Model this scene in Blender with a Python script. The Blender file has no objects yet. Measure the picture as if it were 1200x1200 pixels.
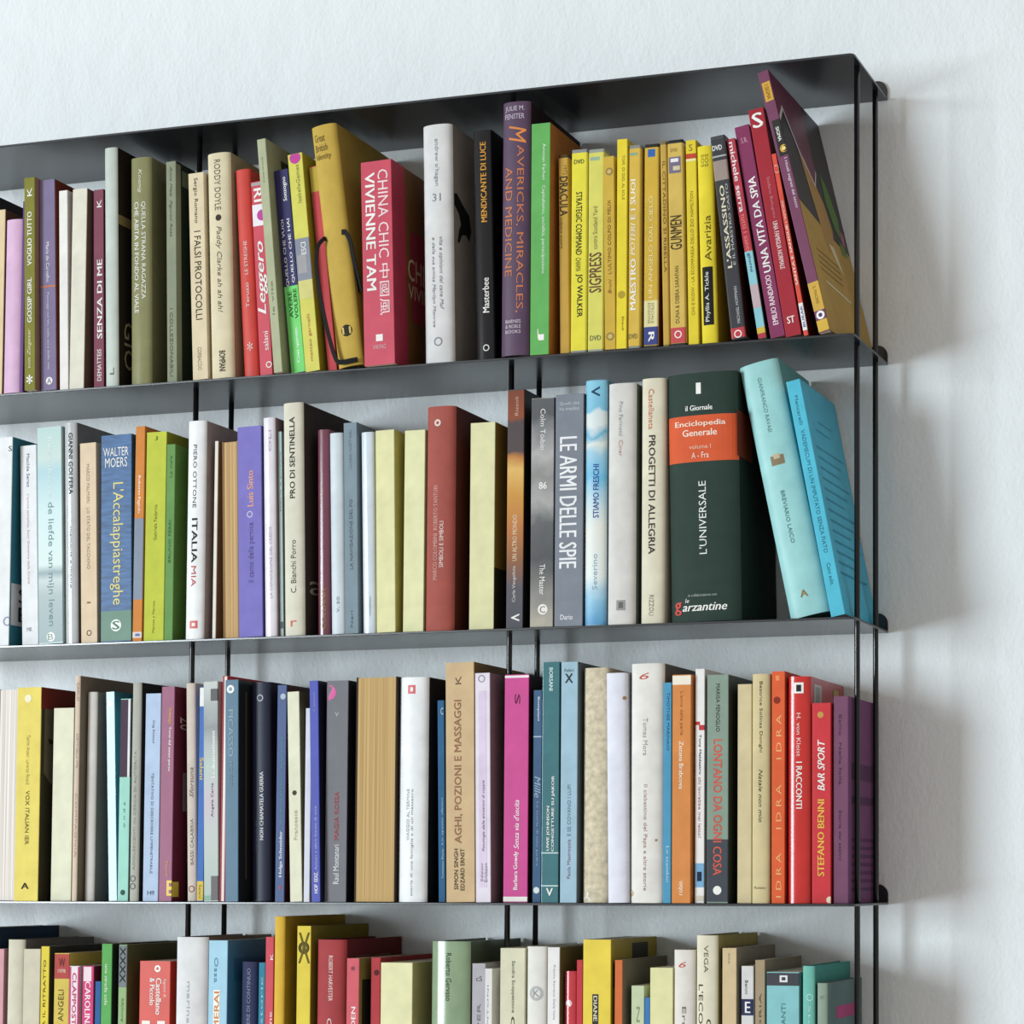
import bpy, bmesh, math
from mathutils import Matrix
C = bpy.context.scene.collection
SC = bpy.context.scene

# ------------------------------------------------------------------ camera, light, exposure
cd = bpy.data.cameras.new('camera'); cam = bpy.data.objects.new('camera', cd); C.objects.link(cam)
cd.sensor_width = 36.0; cd.lens = 2483.87 / 1200 * 36.0
cd.shift_x = (600 - 1013.09) / 1200; cd.shift_y = (900.35 - 600) / 1200
cd.clip_start = 0.05
cam.matrix_world = (Matrix.Translation((0.56339, -1.97860, 0.02910))
    @ Matrix.Rotation(math.radians(15.61766), 4, 'Z') @ Matrix.Rotation(math.radians(2.84979), 4, 'X')
    @ Matrix.Rotation(math.radians(0.03628), 4, 'Y') @ Matrix.Rotation(math.radians(90), 4, 'X'))
SC.camera = cam
SC.view_settings.view_transform = 'Standard'; SC.view_settings.look = 'None'
SC.view_settings.gamma = 1.0; SC.view_settings.use_curve_mapping = False
SC.view_settings.exposure = -0.06

w = bpy.data.worlds.new('room_light'); SC.world = w; w.use_nodes = True
bg = w.node_tree.nodes['Background']
bg.inputs['Color'].default_value = (1.0, 0.93, 0.85, 1); bg.inputs['Strength'].default_value = 0.56

def area(name, loc, target, sx, sy, watts, col):
    l = bpy.data.lights.new(name, 'AREA'); l.shape = 'RECTANGLE'; l.size = sx; l.size_y = sy
    l.energy = watts; l.color = col
    o = bpy.data.objects.new(name, l); C.objects.link(o); o.location = loc
    from mathutils import Vector
    d = Vector(target) - Vector(loc); o.rotation_euler = d.to_track_quat('-Z', 'Y').to_euler()
    return o
area('window_daylight', (-7.8, -8.2, 0.28), (-0.4, 0.1, 0.3), 3.0, 4.1, 1190, (0.84, 0.945, 1.0))

# ------------------------------------------------------------------ materials
def lin(h):
    r = []
    for i in (0, 2, 4):
        c = int(h[i:i+2], 16) / 255
        r.append(c / 12.92 if c <= 0.04045 else ((c + 0.055) / 1.055) ** 2.4)
    return (*r, 1.0)
MATS = {}
ROUGH = {'m': 0.62, 's': 0.4, 'g': 0.16}; SPEC = {'m': 0.14, 's': 0.22, 'g': 0.42}
def mat(hexcol, fin='m', tex=0):
    key = (hexcol, fin, tex)
    if key in MATS: return MATS[key]
    m = bpy.data.materials.new('printed_%s_%s' % (hexcol, fin)); m.use_nodes = True
    nt = m.node_tree; N = nt.nodes; L = nt.links
    p = N['Principled BSDF']; p.inputs['Roughness'].default_value = ROUGH[fin]
    p.inputs['Specular IOR Level'].default_value = SPEC[fin]
    tc = N.new('ShaderNodeTexCoord'); mp = N.new('ShaderNodeMapping'); L.new(tc.outputs['Object'], mp.inputs[0])
    nz = N.new('ShaderNodeTexNoise'); nz.inputs['Detail'].default_value = 4; L.new(mp.outputs[0], nz.inputs['Vector'])
    rp = N.new('ShaderNodeValToRGB'); L.new(nz.outputs['Fac'], rp.inputs[0])
    a = lin(hexcol); g_ = 0.3*a[0] + 0.6*a[1] + 0.1*a[2]
    a = [0.88 * (c * 0.94 + g_ * 0.06) for c in a[:3]]     # ink on paper, a little faded
    e0, e1 = rp.color_ramp.elements
    def sc(f): return (a[0]*f, a[1]*f, a[2]*f, 1)
    nz.inputs['Scale'].default_value = 55
    e0.position, e1.position = 0.3, 0.7
    e0.color, e1.color = sc(0.92), sc(1.06)
    if tex == 1:      # woven diagonal strokes
        mp.inputs['Rotation'].default_value = (0, math.radians(35), 0); mp.inputs['Scale'].default_value = (1, 1, 5)
        nz.inputs['Scale'].default_value = 50; e0.color, e1.color = sc(0.6), sc(1.3)
    elif tex == 2:    # faded portrait
        nz.inputs['Scale'].default_value = 34; e0.color, e1.color = sc(0.4), sc(2.0)
    elif tex == 3:    # clouds and spray
        nz.inputs['Scale'].default_value = 30; e0.color, e1.color = sc(0.8), (0.75, 0.82, 0.85, 1); e0.position = 0.42
    elif tex == 4:    # mottled paper
        nz.inputs['Scale'].default_value = 160; e0.color, e1.color = sc(0.74), sc(1.14)
    L.new(rp.outputs[0], p.inputs['Base Color'])
    MATS[key] = m; return m
def picture(stops, amount):
    """a printed picture: bands of colour from bottom to top, broken up by noise"""
    m = bpy.data.materials.new('printed_picture'); m.use_nodes = True
    N = m.node_tree.nodes; L = m.node_tree.links; p = N['Principled BSDF']
    p.inputs['Roughness'].default_value = 0.4; p.inputs['Specular IOR Level'].default_value = 0.22
    tc = N.new('ShaderNodeTexCoord'); sp = N.new('ShaderNodeSeparateXYZ'); L.new(tc.outputs['Generated'], sp.inputs[0])
    nz = N.new('ShaderNodeTexNoise'); nz.inputs['Scale'].default_value = 45; nz.inputs['Detail'].default_value = 5
    L.new(tc.outputs['Object'], nz.inputs['Vector'])
    s1 = N.new('ShaderNodeMath'); s1.operation = 'SUBTRACT'; L.new(nz.outputs['Fac'], s1.inputs[0]); s1.inputs[1].default_value = 0.5
    s2 = N.new('ShaderNodeMath'); s2.operation = 'MULTIPLY_ADD'; L.new(s1.outputs[0], s2.inputs[0]); s2.inputs[1].default_value = amount * 2
    L.new(sp.outputs['Z'], s2.inputs[2])
    rp = N.new('ShaderNodeValToRGB'); L.new(s2.outputs[0], rp.inputs[0]); el = rp.color_ramp.elements
    while len(el) < len(stops): el.new(0.5)
    for e_, (q, hx) in zip(el, stops): e_.position = q
    for i, (q, hx) in enumerate(stops):
        c = lin(hx); rp.color_ramp.elements[i].position = q; rp.color_ramp.elements[i].color = (c[0]*.9, c[1]*.9, c[2]*.9, 1)
    L.new(rp.outputs[0], p.inputs['Base Color']); return m
def pagemat(hexcol='e4dcc6'):
    key = ('page', hexcol)
    if key in MATS: return MATS[key]
    m = bpy.data.materials.new('page_edges'); m.use_nodes = True
    N = m.node_tree.nodes; L = m.node_tree.links; p = N['Principled BSDF']; p.inputs['Roughness'].default_value = 0.8
    p.inputs['Specular IOR Level'].default_value = 0.1
    tc = N.new('ShaderNodeTexCoord'); mp = N.new('ShaderNodeMapping'); L.new(tc.outputs['Object'], mp.inputs[0])
    mp.inputs['Scale'].default_value = (900, 1, 3)
    nz = N.new('ShaderNodeTexNoise'); nz.inputs['Scale'].default_value = 1; nz.inputs['Detail'].default_value = 2
    L.new(mp.outputs[0], nz.inputs['Vector'])
    rp = N.new('ShaderNodeValToRGB'); L.new(nz.outputs['Fac'], rp.inputs[0])
    a = lin(hexcol); e0, e1 = rp.color_ramp.elements; e0.position, e1.position = 0.35, 0.65
    e0.color = (a[0]*.72, a[1]*.7, a[2]*.66, 1); e1.color = (a[0]*1.06, a[1]*1.06, a[2]*1.06, 1)
    L.new(rp.outputs[0], p.inputs['Base Color']); MATS[key] = m; return m
def plaster():
    m = bpy.data.materials.new('wall_plaster'); m.use_nodes = True
    N = m.node_tree.nodes; L = m.node_tree.links; p = N['Principled BSDF']
    p.inputs['Roughness'].default_value = 0.9; p.inputs['Specular IOR Level'].default_value = 0.03
    tc = N.new('ShaderNodeTexCoord')
    n1 = N.new('ShaderNodeTexNoise'); n1.inputs['Scale'].default_value = 9; n1.inputs['Detail'].default_value = 3
    L.new(tc.outputs['Object'], n1.inputs['Vector'])
    rp = N.new('ShaderNodeValToRGB'); L.new(n1.outputs['Fac'], rp.inputs[0])
    rp.color_ramp.elements[0].color = (0.70, 0.745, 0.77, 1); rp.color_ramp.elements[1].color = (0.76, 0.80, 0.825, 1)
    L.new(rp.outputs[0], p.inputs['Base Color'])
    mp = N.new('ShaderNodeMapping'); mp.inputs['Scale'].default_value = (1.0, 1.0, 0.7); mp.inputs['Rotation'].default_value = (0, 0.5, 0)
    L.new(tc.outputs['Object'], mp.inputs[0])
    n2 = N.new('ShaderNodeTexNoise'); n2.inputs['Scale'].default_value = 210; n2.inputs['Detail'].default_value = 6
    n2.inputs['Roughness'].default_value = 0.6; L.new(mp.outputs[0], n2.inputs['Vector'])
    n3 = N.new('ShaderNodeTexNoise'); n3.inputs['Scale'].default_value = 28; n3.inputs['Detail'].default_value = 4
    L.new(mp.outputs[0], n3.inputs['Vector'])
    mx = N.new('ShaderNodeMath'); mx.operation = 'MULTIPLY_ADD'; mx.inputs[1].default_value = 0.35
    L.new(n2.outputs['Fac'], mx.inputs[0]); L.new(n3.outputs['Fac'], mx.inputs[2])
    b = N.new('ShaderNodeBump'); b.inputs['Strength'].default_value = 0.8; b.inputs['Distance'].default_value = 0.0032
    L.new(mx.outputs[0], b.inputs['Height']); L.new(b.outputs[0], p.inputs['Normal'])
    return m
def metal(name, base, rough):
    m = bpy.data.materials.new(name); m.use_nodes = True
    N = m.node_tree.nodes; L = m.node_tree.links; p = N['Principled BSDF']
    p.inputs['Base Color'].default_value = (*base, 1); p.inputs['Specular IOR Level'].default_value = 0.8
    tc = N.new('ShaderNodeTexCoord'); nz = N.new('ShaderNodeTexNoise'); nz.inputs['Scale'].default_value = 30
    L.new(tc.outputs['Object'], nz.inputs['Vector'])
    mr = N.new('ShaderNodeMapRange'); L.new(nz.outputs['Fac'], mr.inputs[0])
    mr.inputs[3].default_value = rough - .01; mr.inputs[4].default_value = rough + .02
    L.new(mr.outputs[0], p.inputs['Roughness']); return m
SHEET = metal('black_powder_coat', (0.014, 0.017, 0.022), 0.24)
ROD = metal('black_rod_lacquer', (0.007, 0.007, 0.008), 0.15)
ROD.node_tree.nodes['Principled BSDF'].inputs['Specular IOR Level'].default_value = 0.4
STRAP = mat('0d0d0f', 'm')

# ------------------------------------------------------------------ mesh helpers (metres)
def obj(name, verts, faces, mats, parent=None, fmats=None, smooth=None):
    me = bpy.data.meshes.new(name); me.from_pydata(verts, [], faces)
    for m in (mats if isinstance(mats, (list, tuple)) else [mats]): me.materials.append(m)
    if fmats: me.polygons.foreach_set('material_index', fmats)
    if smooth: me.polygons.foreach_set('use_smooth', smooth)
    me.update()
    o = bpy.data.objects.new(name, me); C.objects.link(o)
    if parent: o.parent = parent
    return o
def box_vf(x0, x1, y0, y1, z0, z1):
    v = [(x0,y0,z0),(x1,y0,z0),(x1,y1,z0),(x0,y1,z0),(x0,y0,z1),(x1,y0,z1),(x1,y1,z1),(x0,y1,z1)]
    return v, [(3,2,1,0),(4,5,6,7),(0,1,5,4),(1,2,6,5),(2,3,7,6),(3,0,4,7)]
def bevel_obj(o, w_, seg=2):
    bm = bmesh.new(); bm.from_mesh(o.data)
    bmesh.ops.bevel(bm, geom=bm.edges[:], offset=w_, segments=seg, affect='EDGES', profile=0.5)
    bm.to_mesh(o.data); bm.free()
def prism_xy(name, pts, z0, z1, m, parent):
    n = len(pts)
    v = [(x, y, z0) for x, y in pts] + [(x, y, z1) for x, y in pts]
    f = [tuple(range(n))[::-1], tuple(range(n, 2*n))] + [(i, (i+1) % n, n+(i+1) % n, n+i) for i in range(n)]
    return obj(name, v, f, m, parent)
def empty(name, loc, label, cat, group=None):
    o = bpy.data.objects.new(name, None); C.objects.link(o); o.location = loc
    o.empty_display_size = 0.02
    o['label'] = label; o['category'] = cat
    if group: o['group'] = group
    return o

# ------------------------------------------------------------------ the wall and the shelf
S = 0.28; DEPTH = 0.12848; ROD_X = (-0.0057, -0.38053, -0.75536, -1.1302); ROD_Y = (0.03054, 0.09982); R_ROD = 0.0029
v, f = box_vf(-3.2, 2.4, DEPTH + 0.0004, DEPTH + 0.12, -1.4, 1.7)
wall = obj('wall_back', v, f, plaster()); wall['kind'] = 'structure'

shelf = empty('bookshelf', (0, 0, -S), 'black thin sheet metal wall bookshelf with slim rods, filled with books', 'bookshelf')
XL = -1.136
def sheet_outline():
    r = 0.006; pts = []
    for cx, cy, a0 in ((-r, r, -90), (-0.001, DEPTH - 0.001, 0), (XL + 0.001, DEPTH - 0.001, 90), (XL + r, r, 180)):
        rr = r if cy == r else 0.001
        for k in range(6):
            a = math.radians(a0 + 18 * k); pts.append((cx + rr * math.cos(a), cy + rr * math.sin(a)))
    return pts
for k in range(5):
    zt = S * k - 0.0001
    sh = prism_xy('shelf_board', sheet_outline(), zt - 0.0024, zt, SHEET, shelf)
    bevel_obj(sh, 0.0004, 1)
    for xr in (0.0, XL + 0.022):
        # rounded upright wall tab at the back corner
        n = 12; pr = [(xr - 0.022, 0.0), (xr, 0.0)]
        for q in range(n + 1):
            a = math.pi * q / n; pr.append((xr - 0.011 + 0.011 * math.cos(a), 0.0075 + 0.011 * math.sin(a)))
        m_ = len(pr); y0, y1 = DEPTH - 0.0024, DEPTH - 0.0002
        vv = [(x, y0, zt + z) for x, z in pr] + [(x, y1, zt + z) for x, z in pr]
        ff = [tuple(range(m_)), tuple(range(m_, 2*m_))[::-1]] + [(i, m_+i, m_+(i+1) % m_, (i+1) % m_) for i in range(m_)]
        obj('wall_tab', vv, ff, SHEET, sh)
for rx in ROD_X:
    for ry in ROD_Y:
        v, f, sm = [], [], []
        n = 14; zs = (0.0, 4 * S - 0.0025)
        for z in zs:
            for q in range(n):
                a = 2 * math.pi * q / n; v.append((rx + R_ROD * math.cos(a), ry + R_ROD * math.sin(a), z))
        f = [(i, (i+1) % n, n+(i+1) % n, n+i) for i in range(n)]; sm = [True]*n
        f += [tuple(range(n))[::-1], tuple(range(n, 2*n))]; sm += [False, False]
        rod = obj('upright_rod', v, f, ROD, shelf, smooth=sm)

# ------------------------------------------------------------------ books
TEXTJOBS = []
class Prof:
    """front surface of a spine: y as a function of x, 0 <= x <= t"""
    def __init__(s, kind, t, bul=None):
        s.kind, s.t = kind, t
        if kind == 'h':
            s.b = min(0.16 * t, 0.0055) if bul is None else bul * t
            s.xs = [t * (0.5 - 0.5 * math.cos(math.pi * i / 16)) for i in range(17)]
        else:
            s.r = min(0.0018 if kind == 'v' else 0.0007, 0.25 * t)
            s.xs = [s.r * (1 - math.cos(math.pi / 2 * i / 4)) for i in range(5)] + [t * .5] + [t - s.r * (1 - math.cos(math.pi / 2 * i / 4)) for i in range(4, -1, -1)]
    def y(s, x):
        t = s.t; x = max(0.0, min(t, x))
        if s.kind == 'h':
            q = abs(2 * x / t - 1); return s.b * (0.55 * q ** 2 + 0.45 * q ** 8)
        e = min(x, t - x)
        if e >= s.r: return 0.0
        return s.r - math.sqrt(max(0, s.r ** 2 - (s.r - e) ** 2))
def shell(name, P, d, z0, z1, c, sm_, cm_, parent, back=False, out=0.0):
    t = P.t
    o_ = [(-out, d)] + [(x + (out if x > t*.99 else -out if x < t*.01 else 0), P.y(x) - out) for x in P.xs] + [(t + out, d)]
    i_ = [(c, d)] + [(c + (t - 2*c) * x / t, P.y(x) + c) for x in P.xs] + [(t - c, d)]
    n = len(o_)
    v = [(x, y, z0) for x, y in o_] + [(x, y, z1) for x, y in o_] + [(x, y, z0) for x, y in i_] + [(x, y, z1) for x, y in i_]
    f, fm, sm = [], [], []
    for k in range(n - 1):
        spine = 0 < k < n - 2
        f.append((k, k+1, n+k+1, n+k)); fm.append(0 if spine else 1); sm.append(spine and P.kind == 'h')
        f.append((3*n+k, 3*n+k+1, 2*n+k+1, 2*n+k)); fm.append(1); sm.append(False)
        f.append((n+k, n+k+1, 3*n+k+1, 3*n+k)); fm.append(0 if spine else 1); sm.append(False)
        f.append((2*n+k, 2*n+k+1, k+1, k)); fm.append(0 if spine else 1); sm.append(False)
    f += [(0, n, 3*n, 2*n), (2*n-1, n-1, 3*n-1, 4*n-1)]; fm += [1, 1]; sm += [False, False]
    # the rounded spine keeps its own vertices so that its shading stays smooth from head to foot
    own = {}
    for i, q in enumerate(f):
        if sm[i]:
            r = []
            for j in q:
                if j not in own: own[j] = len(v); v.append(v[j])
                r.append(own[j])
            f[i] = tuple(r)
    return obj(name, v, f, [sm_, cm_], parent, fm, sm)
def spine_patch(name, P, u0, u1, z0, z1, off, m, parent):
    a, b_ = u0 * P.t, u1 * P.t
    xs = [a] + [x for x in P.xs if a + 1e-5 < x < b_ - 1e-5] + [b_]
    n = len(xs); v = [(x, P.y(x) - off, z0) for x in xs] + [(x, P.y(x) - off, z1) for x in xs]
    return obj(name, v, [(k, k+1, n+k+1, n+k) for k in range(n-1)], m, parent)
def disc(name, P, xc, zc, r, off, m, parent, zmax, ring=0.0):
    n = 28; v, f = [], []
    zl = lambda z: max(0.0002, min(zmax - 0.0002, z))
    cl = lambda x: max(0.00005, min(P.t - 0.00005, x))
    for k in range(n):
        a = 2 * math.pi * k / n; x = cl(xc + r * math.cos(a)); v.append((x, P.y(x) - off, zl(zc + r * math.sin(a))))
    if ring:
        for k in range(n):
            a = 2 * math.pi * k / n; x = cl(xc + ring * math.cos(a)); v.append((x, P.y(x) - off, zl(zc + ring * math.sin(a))))
        f = [(k, (k+1) % n, n+(k+1) % n, n+k) for k in range(n)]
    else:
        f = [tuple(range(n))]
    return obj(name, v, f, m, parent)
def text_curve(s, style):
    cu = bpy.data.curves.new('lettering', 'FONT'); cu.body = s; cu.resolution_u = 2; cu.fill_mode = 'BOTH'
    if 'i' in style: cu.shear = 0.28
    o = bpy.data.objects.new('lettering', cu); C.objects.link(o); return o
def add_text(name, s, m, parent, fn, L_, H_, style='', nrm=(0, -1, 0)):
    """fn(a, b) -> xyz, a in 0..L_ along the reading direction, b in 0..H_ across it"""
    TEXTJOBS.append((name, text_curve(s, style), m, parent, fn, L_, H_, style, nrm))
def spine_text(P, h, s, d, zt, zb, u0, u1, off, m, parent, style):
    z0, z1 = sorted((zt * h, zb * h)); x0, x1 = u0 * P.t, u1 * P.t
    if d == 'h':
        fn = lambda a, b: (x0 + a, P.y(x0 + a) - off, z0 + b); L_, H_ = x1 - x0, z1 - z0
    elif d == 'd':
        fn = lambda a, b: (x0 + b, P.y(x0 + b) - off, z1 - a); L_, H_ = z1 - z0, x1 - x0
    else:
        fn = lambda a, b: (x1 - b, P.y(x1 - b) - off, z0 + a); L_, H_ = z1 - z0, x1 - x0
    add_text('spine_title', s, m, parent, fn, L_, H_, style + ('#' if P.kind == 'h' else '') + d)
def cover_text(t, D_, h, s, d, z0, z1, y0, y1, off, m, parent, style):
    z0, z1, y0, y1 = z0*h, z1*h, y0*D_, y1*D_
    if d == 'h': fn = lambda a, b: (t + off, y0 + a, z0 + b); L_, H_ = y1 - y0, z1 - z0
    else: fn = lambda a, b: (t + off, y0 + b, z1 - a); L_, H_ = z1 - z0, y1 - y0
    add_text('cover_title', s, m, parent, fn, L_, H_, style, (1, 0, 0))
ROWZ = {'A': 2*S, 'B': S, 'C': 0.0, 'D': -S}
GROUP = {'A': 'the top row', 'B': 'the second row', 'C': 'the third row', 'D': 'the bottom row'}
def ribbon(name, pts, width, thick, m, parent):
    """flat elastic band along a smooth path"""
    from mathutils import Vector
    P_ = [Vector(q) for q in pts]; path = []
    for i in range(len(P_) - 1):
        p0, p1, p2, p3 = P_[max(0, i-1)], P_[i], P_[i+1], P_[min(len(P_)-1, i+2)]
        for k in range(6):
            u = k / 6; path.append(0.5 * (2*p1 + (p2-p0)*u + (2*p0 - 5*p1 + 4*p2 - p3)*u*u + (3*p1 - p0 - 3*p2 + p3)*u**3))
    path.append(P_[-1]); v, f = [], []
    for i, q in enumerate(path):
        tg = (path[min(i+1, len(path)-1)] - path[max(i-1, 0)]).normalized()
        wd = tg.cross(Vector((0.35, 1, 0))).normalized(); nn = wd.cross(tg).normalized()
        for a_, b_ in ((-1, -1), (1, -1), (1, 1), (-1, 1)):
            v.append(q + wd * a_ * width / 2 + nn * b_ * thick / 2)
    n = len(path)
    for i in range(n - 1):
        for k in range(4): f.append((4*i+k, 4*i+(k+1) % 4, 4*i+4+(k+1) % 4, 4*i+4+k))
    f += [(3, 2, 1, 0), tuple(range(4*n-4, 4*n))]
    return obj(name, [tuple(c) for c in v], f, m, parent)
def book(row, x, y, t, h, lean, d, kind, fin, spine, cover, label, extras, opt):
    mm = 0.001; x, y, t, h, d = x*mm, y*mm, t*mm, h*mm, d*mm
    th = math.radians(lean); z = ROWZ[row] + 0.0002 + (t * math.sin(th) if th > 0 else 0)
    isdvd = kind == 'v'
    nm, cat = ('film_case', 'film case') if isdvd else ('notebook', 'notebook') if opt.get('strap') else ('book', 'book')
    root = empty(nm, (x, y, z), label, cat, ('film cases in ' if isdvd else 'books in ') + GROUP[row])
    root.rotation_euler = (0, th, math.radians(-4.5) if opt.get('art') else 0)
    P = Prof('p' if kind == 'f' else kind, t, opt.get('bul'))
    sm, cm = mat(spine, fin, opt.get('tex', 0)), mat(cover, 'm' if kind == 'h' and fin != 'g' else fin)
    base = 0.0001
    if kind == 'p':
        c = min(0.0005, t * .12)
        cv = shell('cover', P, d, 0, h, c, sm, cm, root)
        v, f = box_vf(c, t-c, P.r + c, d - .0004, 0.0002, h - .0003); obj('page_block', v, f, pagemat(), root)
    elif kind == 'h':
        c = min(0.0018, t * .14)
        shell('cover', P, d, 0, h, c, sm, cm, root)
        v, f = box_vf(c, t-c, P.y(0) + c, d - .003, 0.003, h - .003); obj('page_block', v, f, pagemat(), root)
    elif kind == 'f':
        c = min(0.0012, t * .14)
        v1, f1 = box_vf(0, c, 0, d, 0, h); v2, f2 = box_vf(t-c, t, 0, d, 0, h); v3, f3 = box_vf(c, t-c, d-c, d, 0, h)
        v = v1 + v2 + v3; f = f1 + [tuple(i+8 for i in q) for q in f2] + [tuple(i+16 for i in q) for q in f3]
        obj('cover', v, f, cm, root)
        v, f = box_vf(c, t-c, 0.0008, d-c, 0.0004, h - .0006)
        pb = obj('page_block', v, f, pagemat(spine), root); pb['label'] = 'page edges facing the room'
    else:
        pl = mat(opt.get('plast', '2a2a2a'), 's')
        pts = [(xx, P.y(xx)) for xx in P.xs] + [(t, d), (0, d)]
        cs = prism_xy('disc_case', pts, 0, h, pl, root)
        shell('paper_sleeve', P, d - .002, 0.0022, h - 0.0035, 0.00002, sm, cm, root, out=0.00012)
        base = 0.0002
    for i, e in enumerate(extras):
        off = base + 0.00003 * (i + 1)
        k = e[0]
        if k == 'T': spine_text(P, h, e[1], e[2], e[3], e[4], e[5], e[6], off + .0001, mat(e[7], 'm'), root, e[8] if len(e) > 8 else '')
        elif k == 'P':
            u0, u1 = (e[4], e[5]) if len(e) > 5 else (0.0, 1.0)
            z0, z1 = sorted((e[1]*h, e[2]*h)); spine_patch('color_band', P, u0, u1, z0, z1, off, mat(e[3], fin if e[3] not in () else fin), root)
        elif k == 'D': disc('emblem', P, e[2]*t, e[1]*h, e[3]*mm, off, mat(e[4], fin), root, h)
        elif k == 'R': disc('emblem', P, e[2]*t, e[1]*h, e[3]*mm, off, mat(e[4], fin), root, h, ring=e[3]*mm*.72)
        elif k == 'C':
            X = t + off
            obj('cover_panel', [(X, e[3]*d, e[1]*h), (X, e[4]*d, e[1]*h), (X, e[4]*d, e[2]*h), (X, e[3]*d, e[2]*h)], [(0,1,2,3)], mat(e[5], fin), root)
        elif k == 'Q':
            z0, z1 = sorted((e[1]*h, e[2]*h)); spine_patch('spine_picture', P, 0.0, 1.0, z0, z1, off, picture(e[3], e[4]), root)
        elif k == 'G':
            obj('cover_panel', [(t + off, a_*d, b_*h) for a_, b_ in e[2]], [tuple(range(len(e[2])))], mat(e[1], fin), root)
        elif k == 'CT': cover_text(t, d, h, e[1], e[2], e[3], e[4], e[5], e[6], off + .0001, mat(e[7], 'm'), root, e[8] if len(e) > 8 else '')
    if opt.get('strap'):
        q = lambda *p: [(a*mm, b_*mm, c_*h) for a, b_, c_ in p]
        ribbon('elastic_strap', q((4, .6, .535), (1, -1.5, .53), (-5, -3.2, .50), (-8.5, -4, .42), (-7.5, -4.5, .30), (-3.5, -4.5, .15), (2, -4, .035), (9, -3.6, .017), (18, -3.2, .016), (26, -2.2, .016)), 0.0052, .0008, STRAP, root)
        ribbon('elastic_strap', q((23, .4, .545), (28, -.5, .54), (31.6, .5, .50), (32.2, 2.0, .44), (32.2, 6, .38), (32.5, 9, .3)), 0.0052, .0008, STRAP, root)
    if opt.get('art'):
        def poly(name, pts, col, off):
            obj(name, [(t + off, a*d, b_*h) for a, b_ in pts], [tuple(range(len(pts)))], mat(col, 's'), root)
        poly('cover_panel', [(0, 0), (1, 0), (1, .42), (.6, .44), (.3, .47), (0, .5)], 'b08c38', .0002)
        poly('cover_panel', [(.0, .97), (.0, .8), (.12, .86), (.3, .72), (.5, .62), (.6, .7), (.62, .995), (0, .999)], '6c3c50', .0002)
        poly('cover_panel', [(.28, .74), (.38, .72), (.62, .58), (.68, .48), (.6, .38), (.48, .36), (.4, .46), (.34, .6)], 'a8803e', .0003)
        poly('cover_panel', [(.5, .40), (.6, .40), (.66, .34), (.7, .30), (.6, .33)], 'cfc09c', .0004)
        poly('cover_panel', [(.7, .72), (.8, .68), (.9, .56), (.86, .46), (.76, .5), (.68, .6)], '4e7a2c', .0003)
        poly('cover_panel', [(.78, .46), (.9, .44), (.92, .4), (.8, .4)], '4e7a2c', .0004)
        poly('cover_panel', [(.86, .52), (.94, .5), (.92, .44), (.86, .45)], 'a05878', .0005)
        poly('cover_panel', [(.0, .8), (.12, .865), (.3, .725), (.5, .625), (.6, .7), (.6, .715), (.5, .64), (.3, .745), (.12, .885), (0, .82)], 'c8c0c0', .0005)
        for z_ in (.335, .31, .285, .26):
            poly('cover_panel', [(.15, z_), (.62, z_ - .01), (.62, z_ - .018), (.15, z_ - .008)], '8c6c24', .0004)
        poly('cover_panel', [(.2, .215), (.72, .195), (.72, .188), (.2, .208)], 'd8d0b8', .0004)
    if opt.get('art'):        # a soft cover that has sagged towards the wall
        for ch in root.children:
            for q in ch.data.vertices:
                q.co.z -= 0.015 * max(0, q.co.y / d) ** 1.2 * max(0, q.co.z / h) ** 2
    return root

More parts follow.
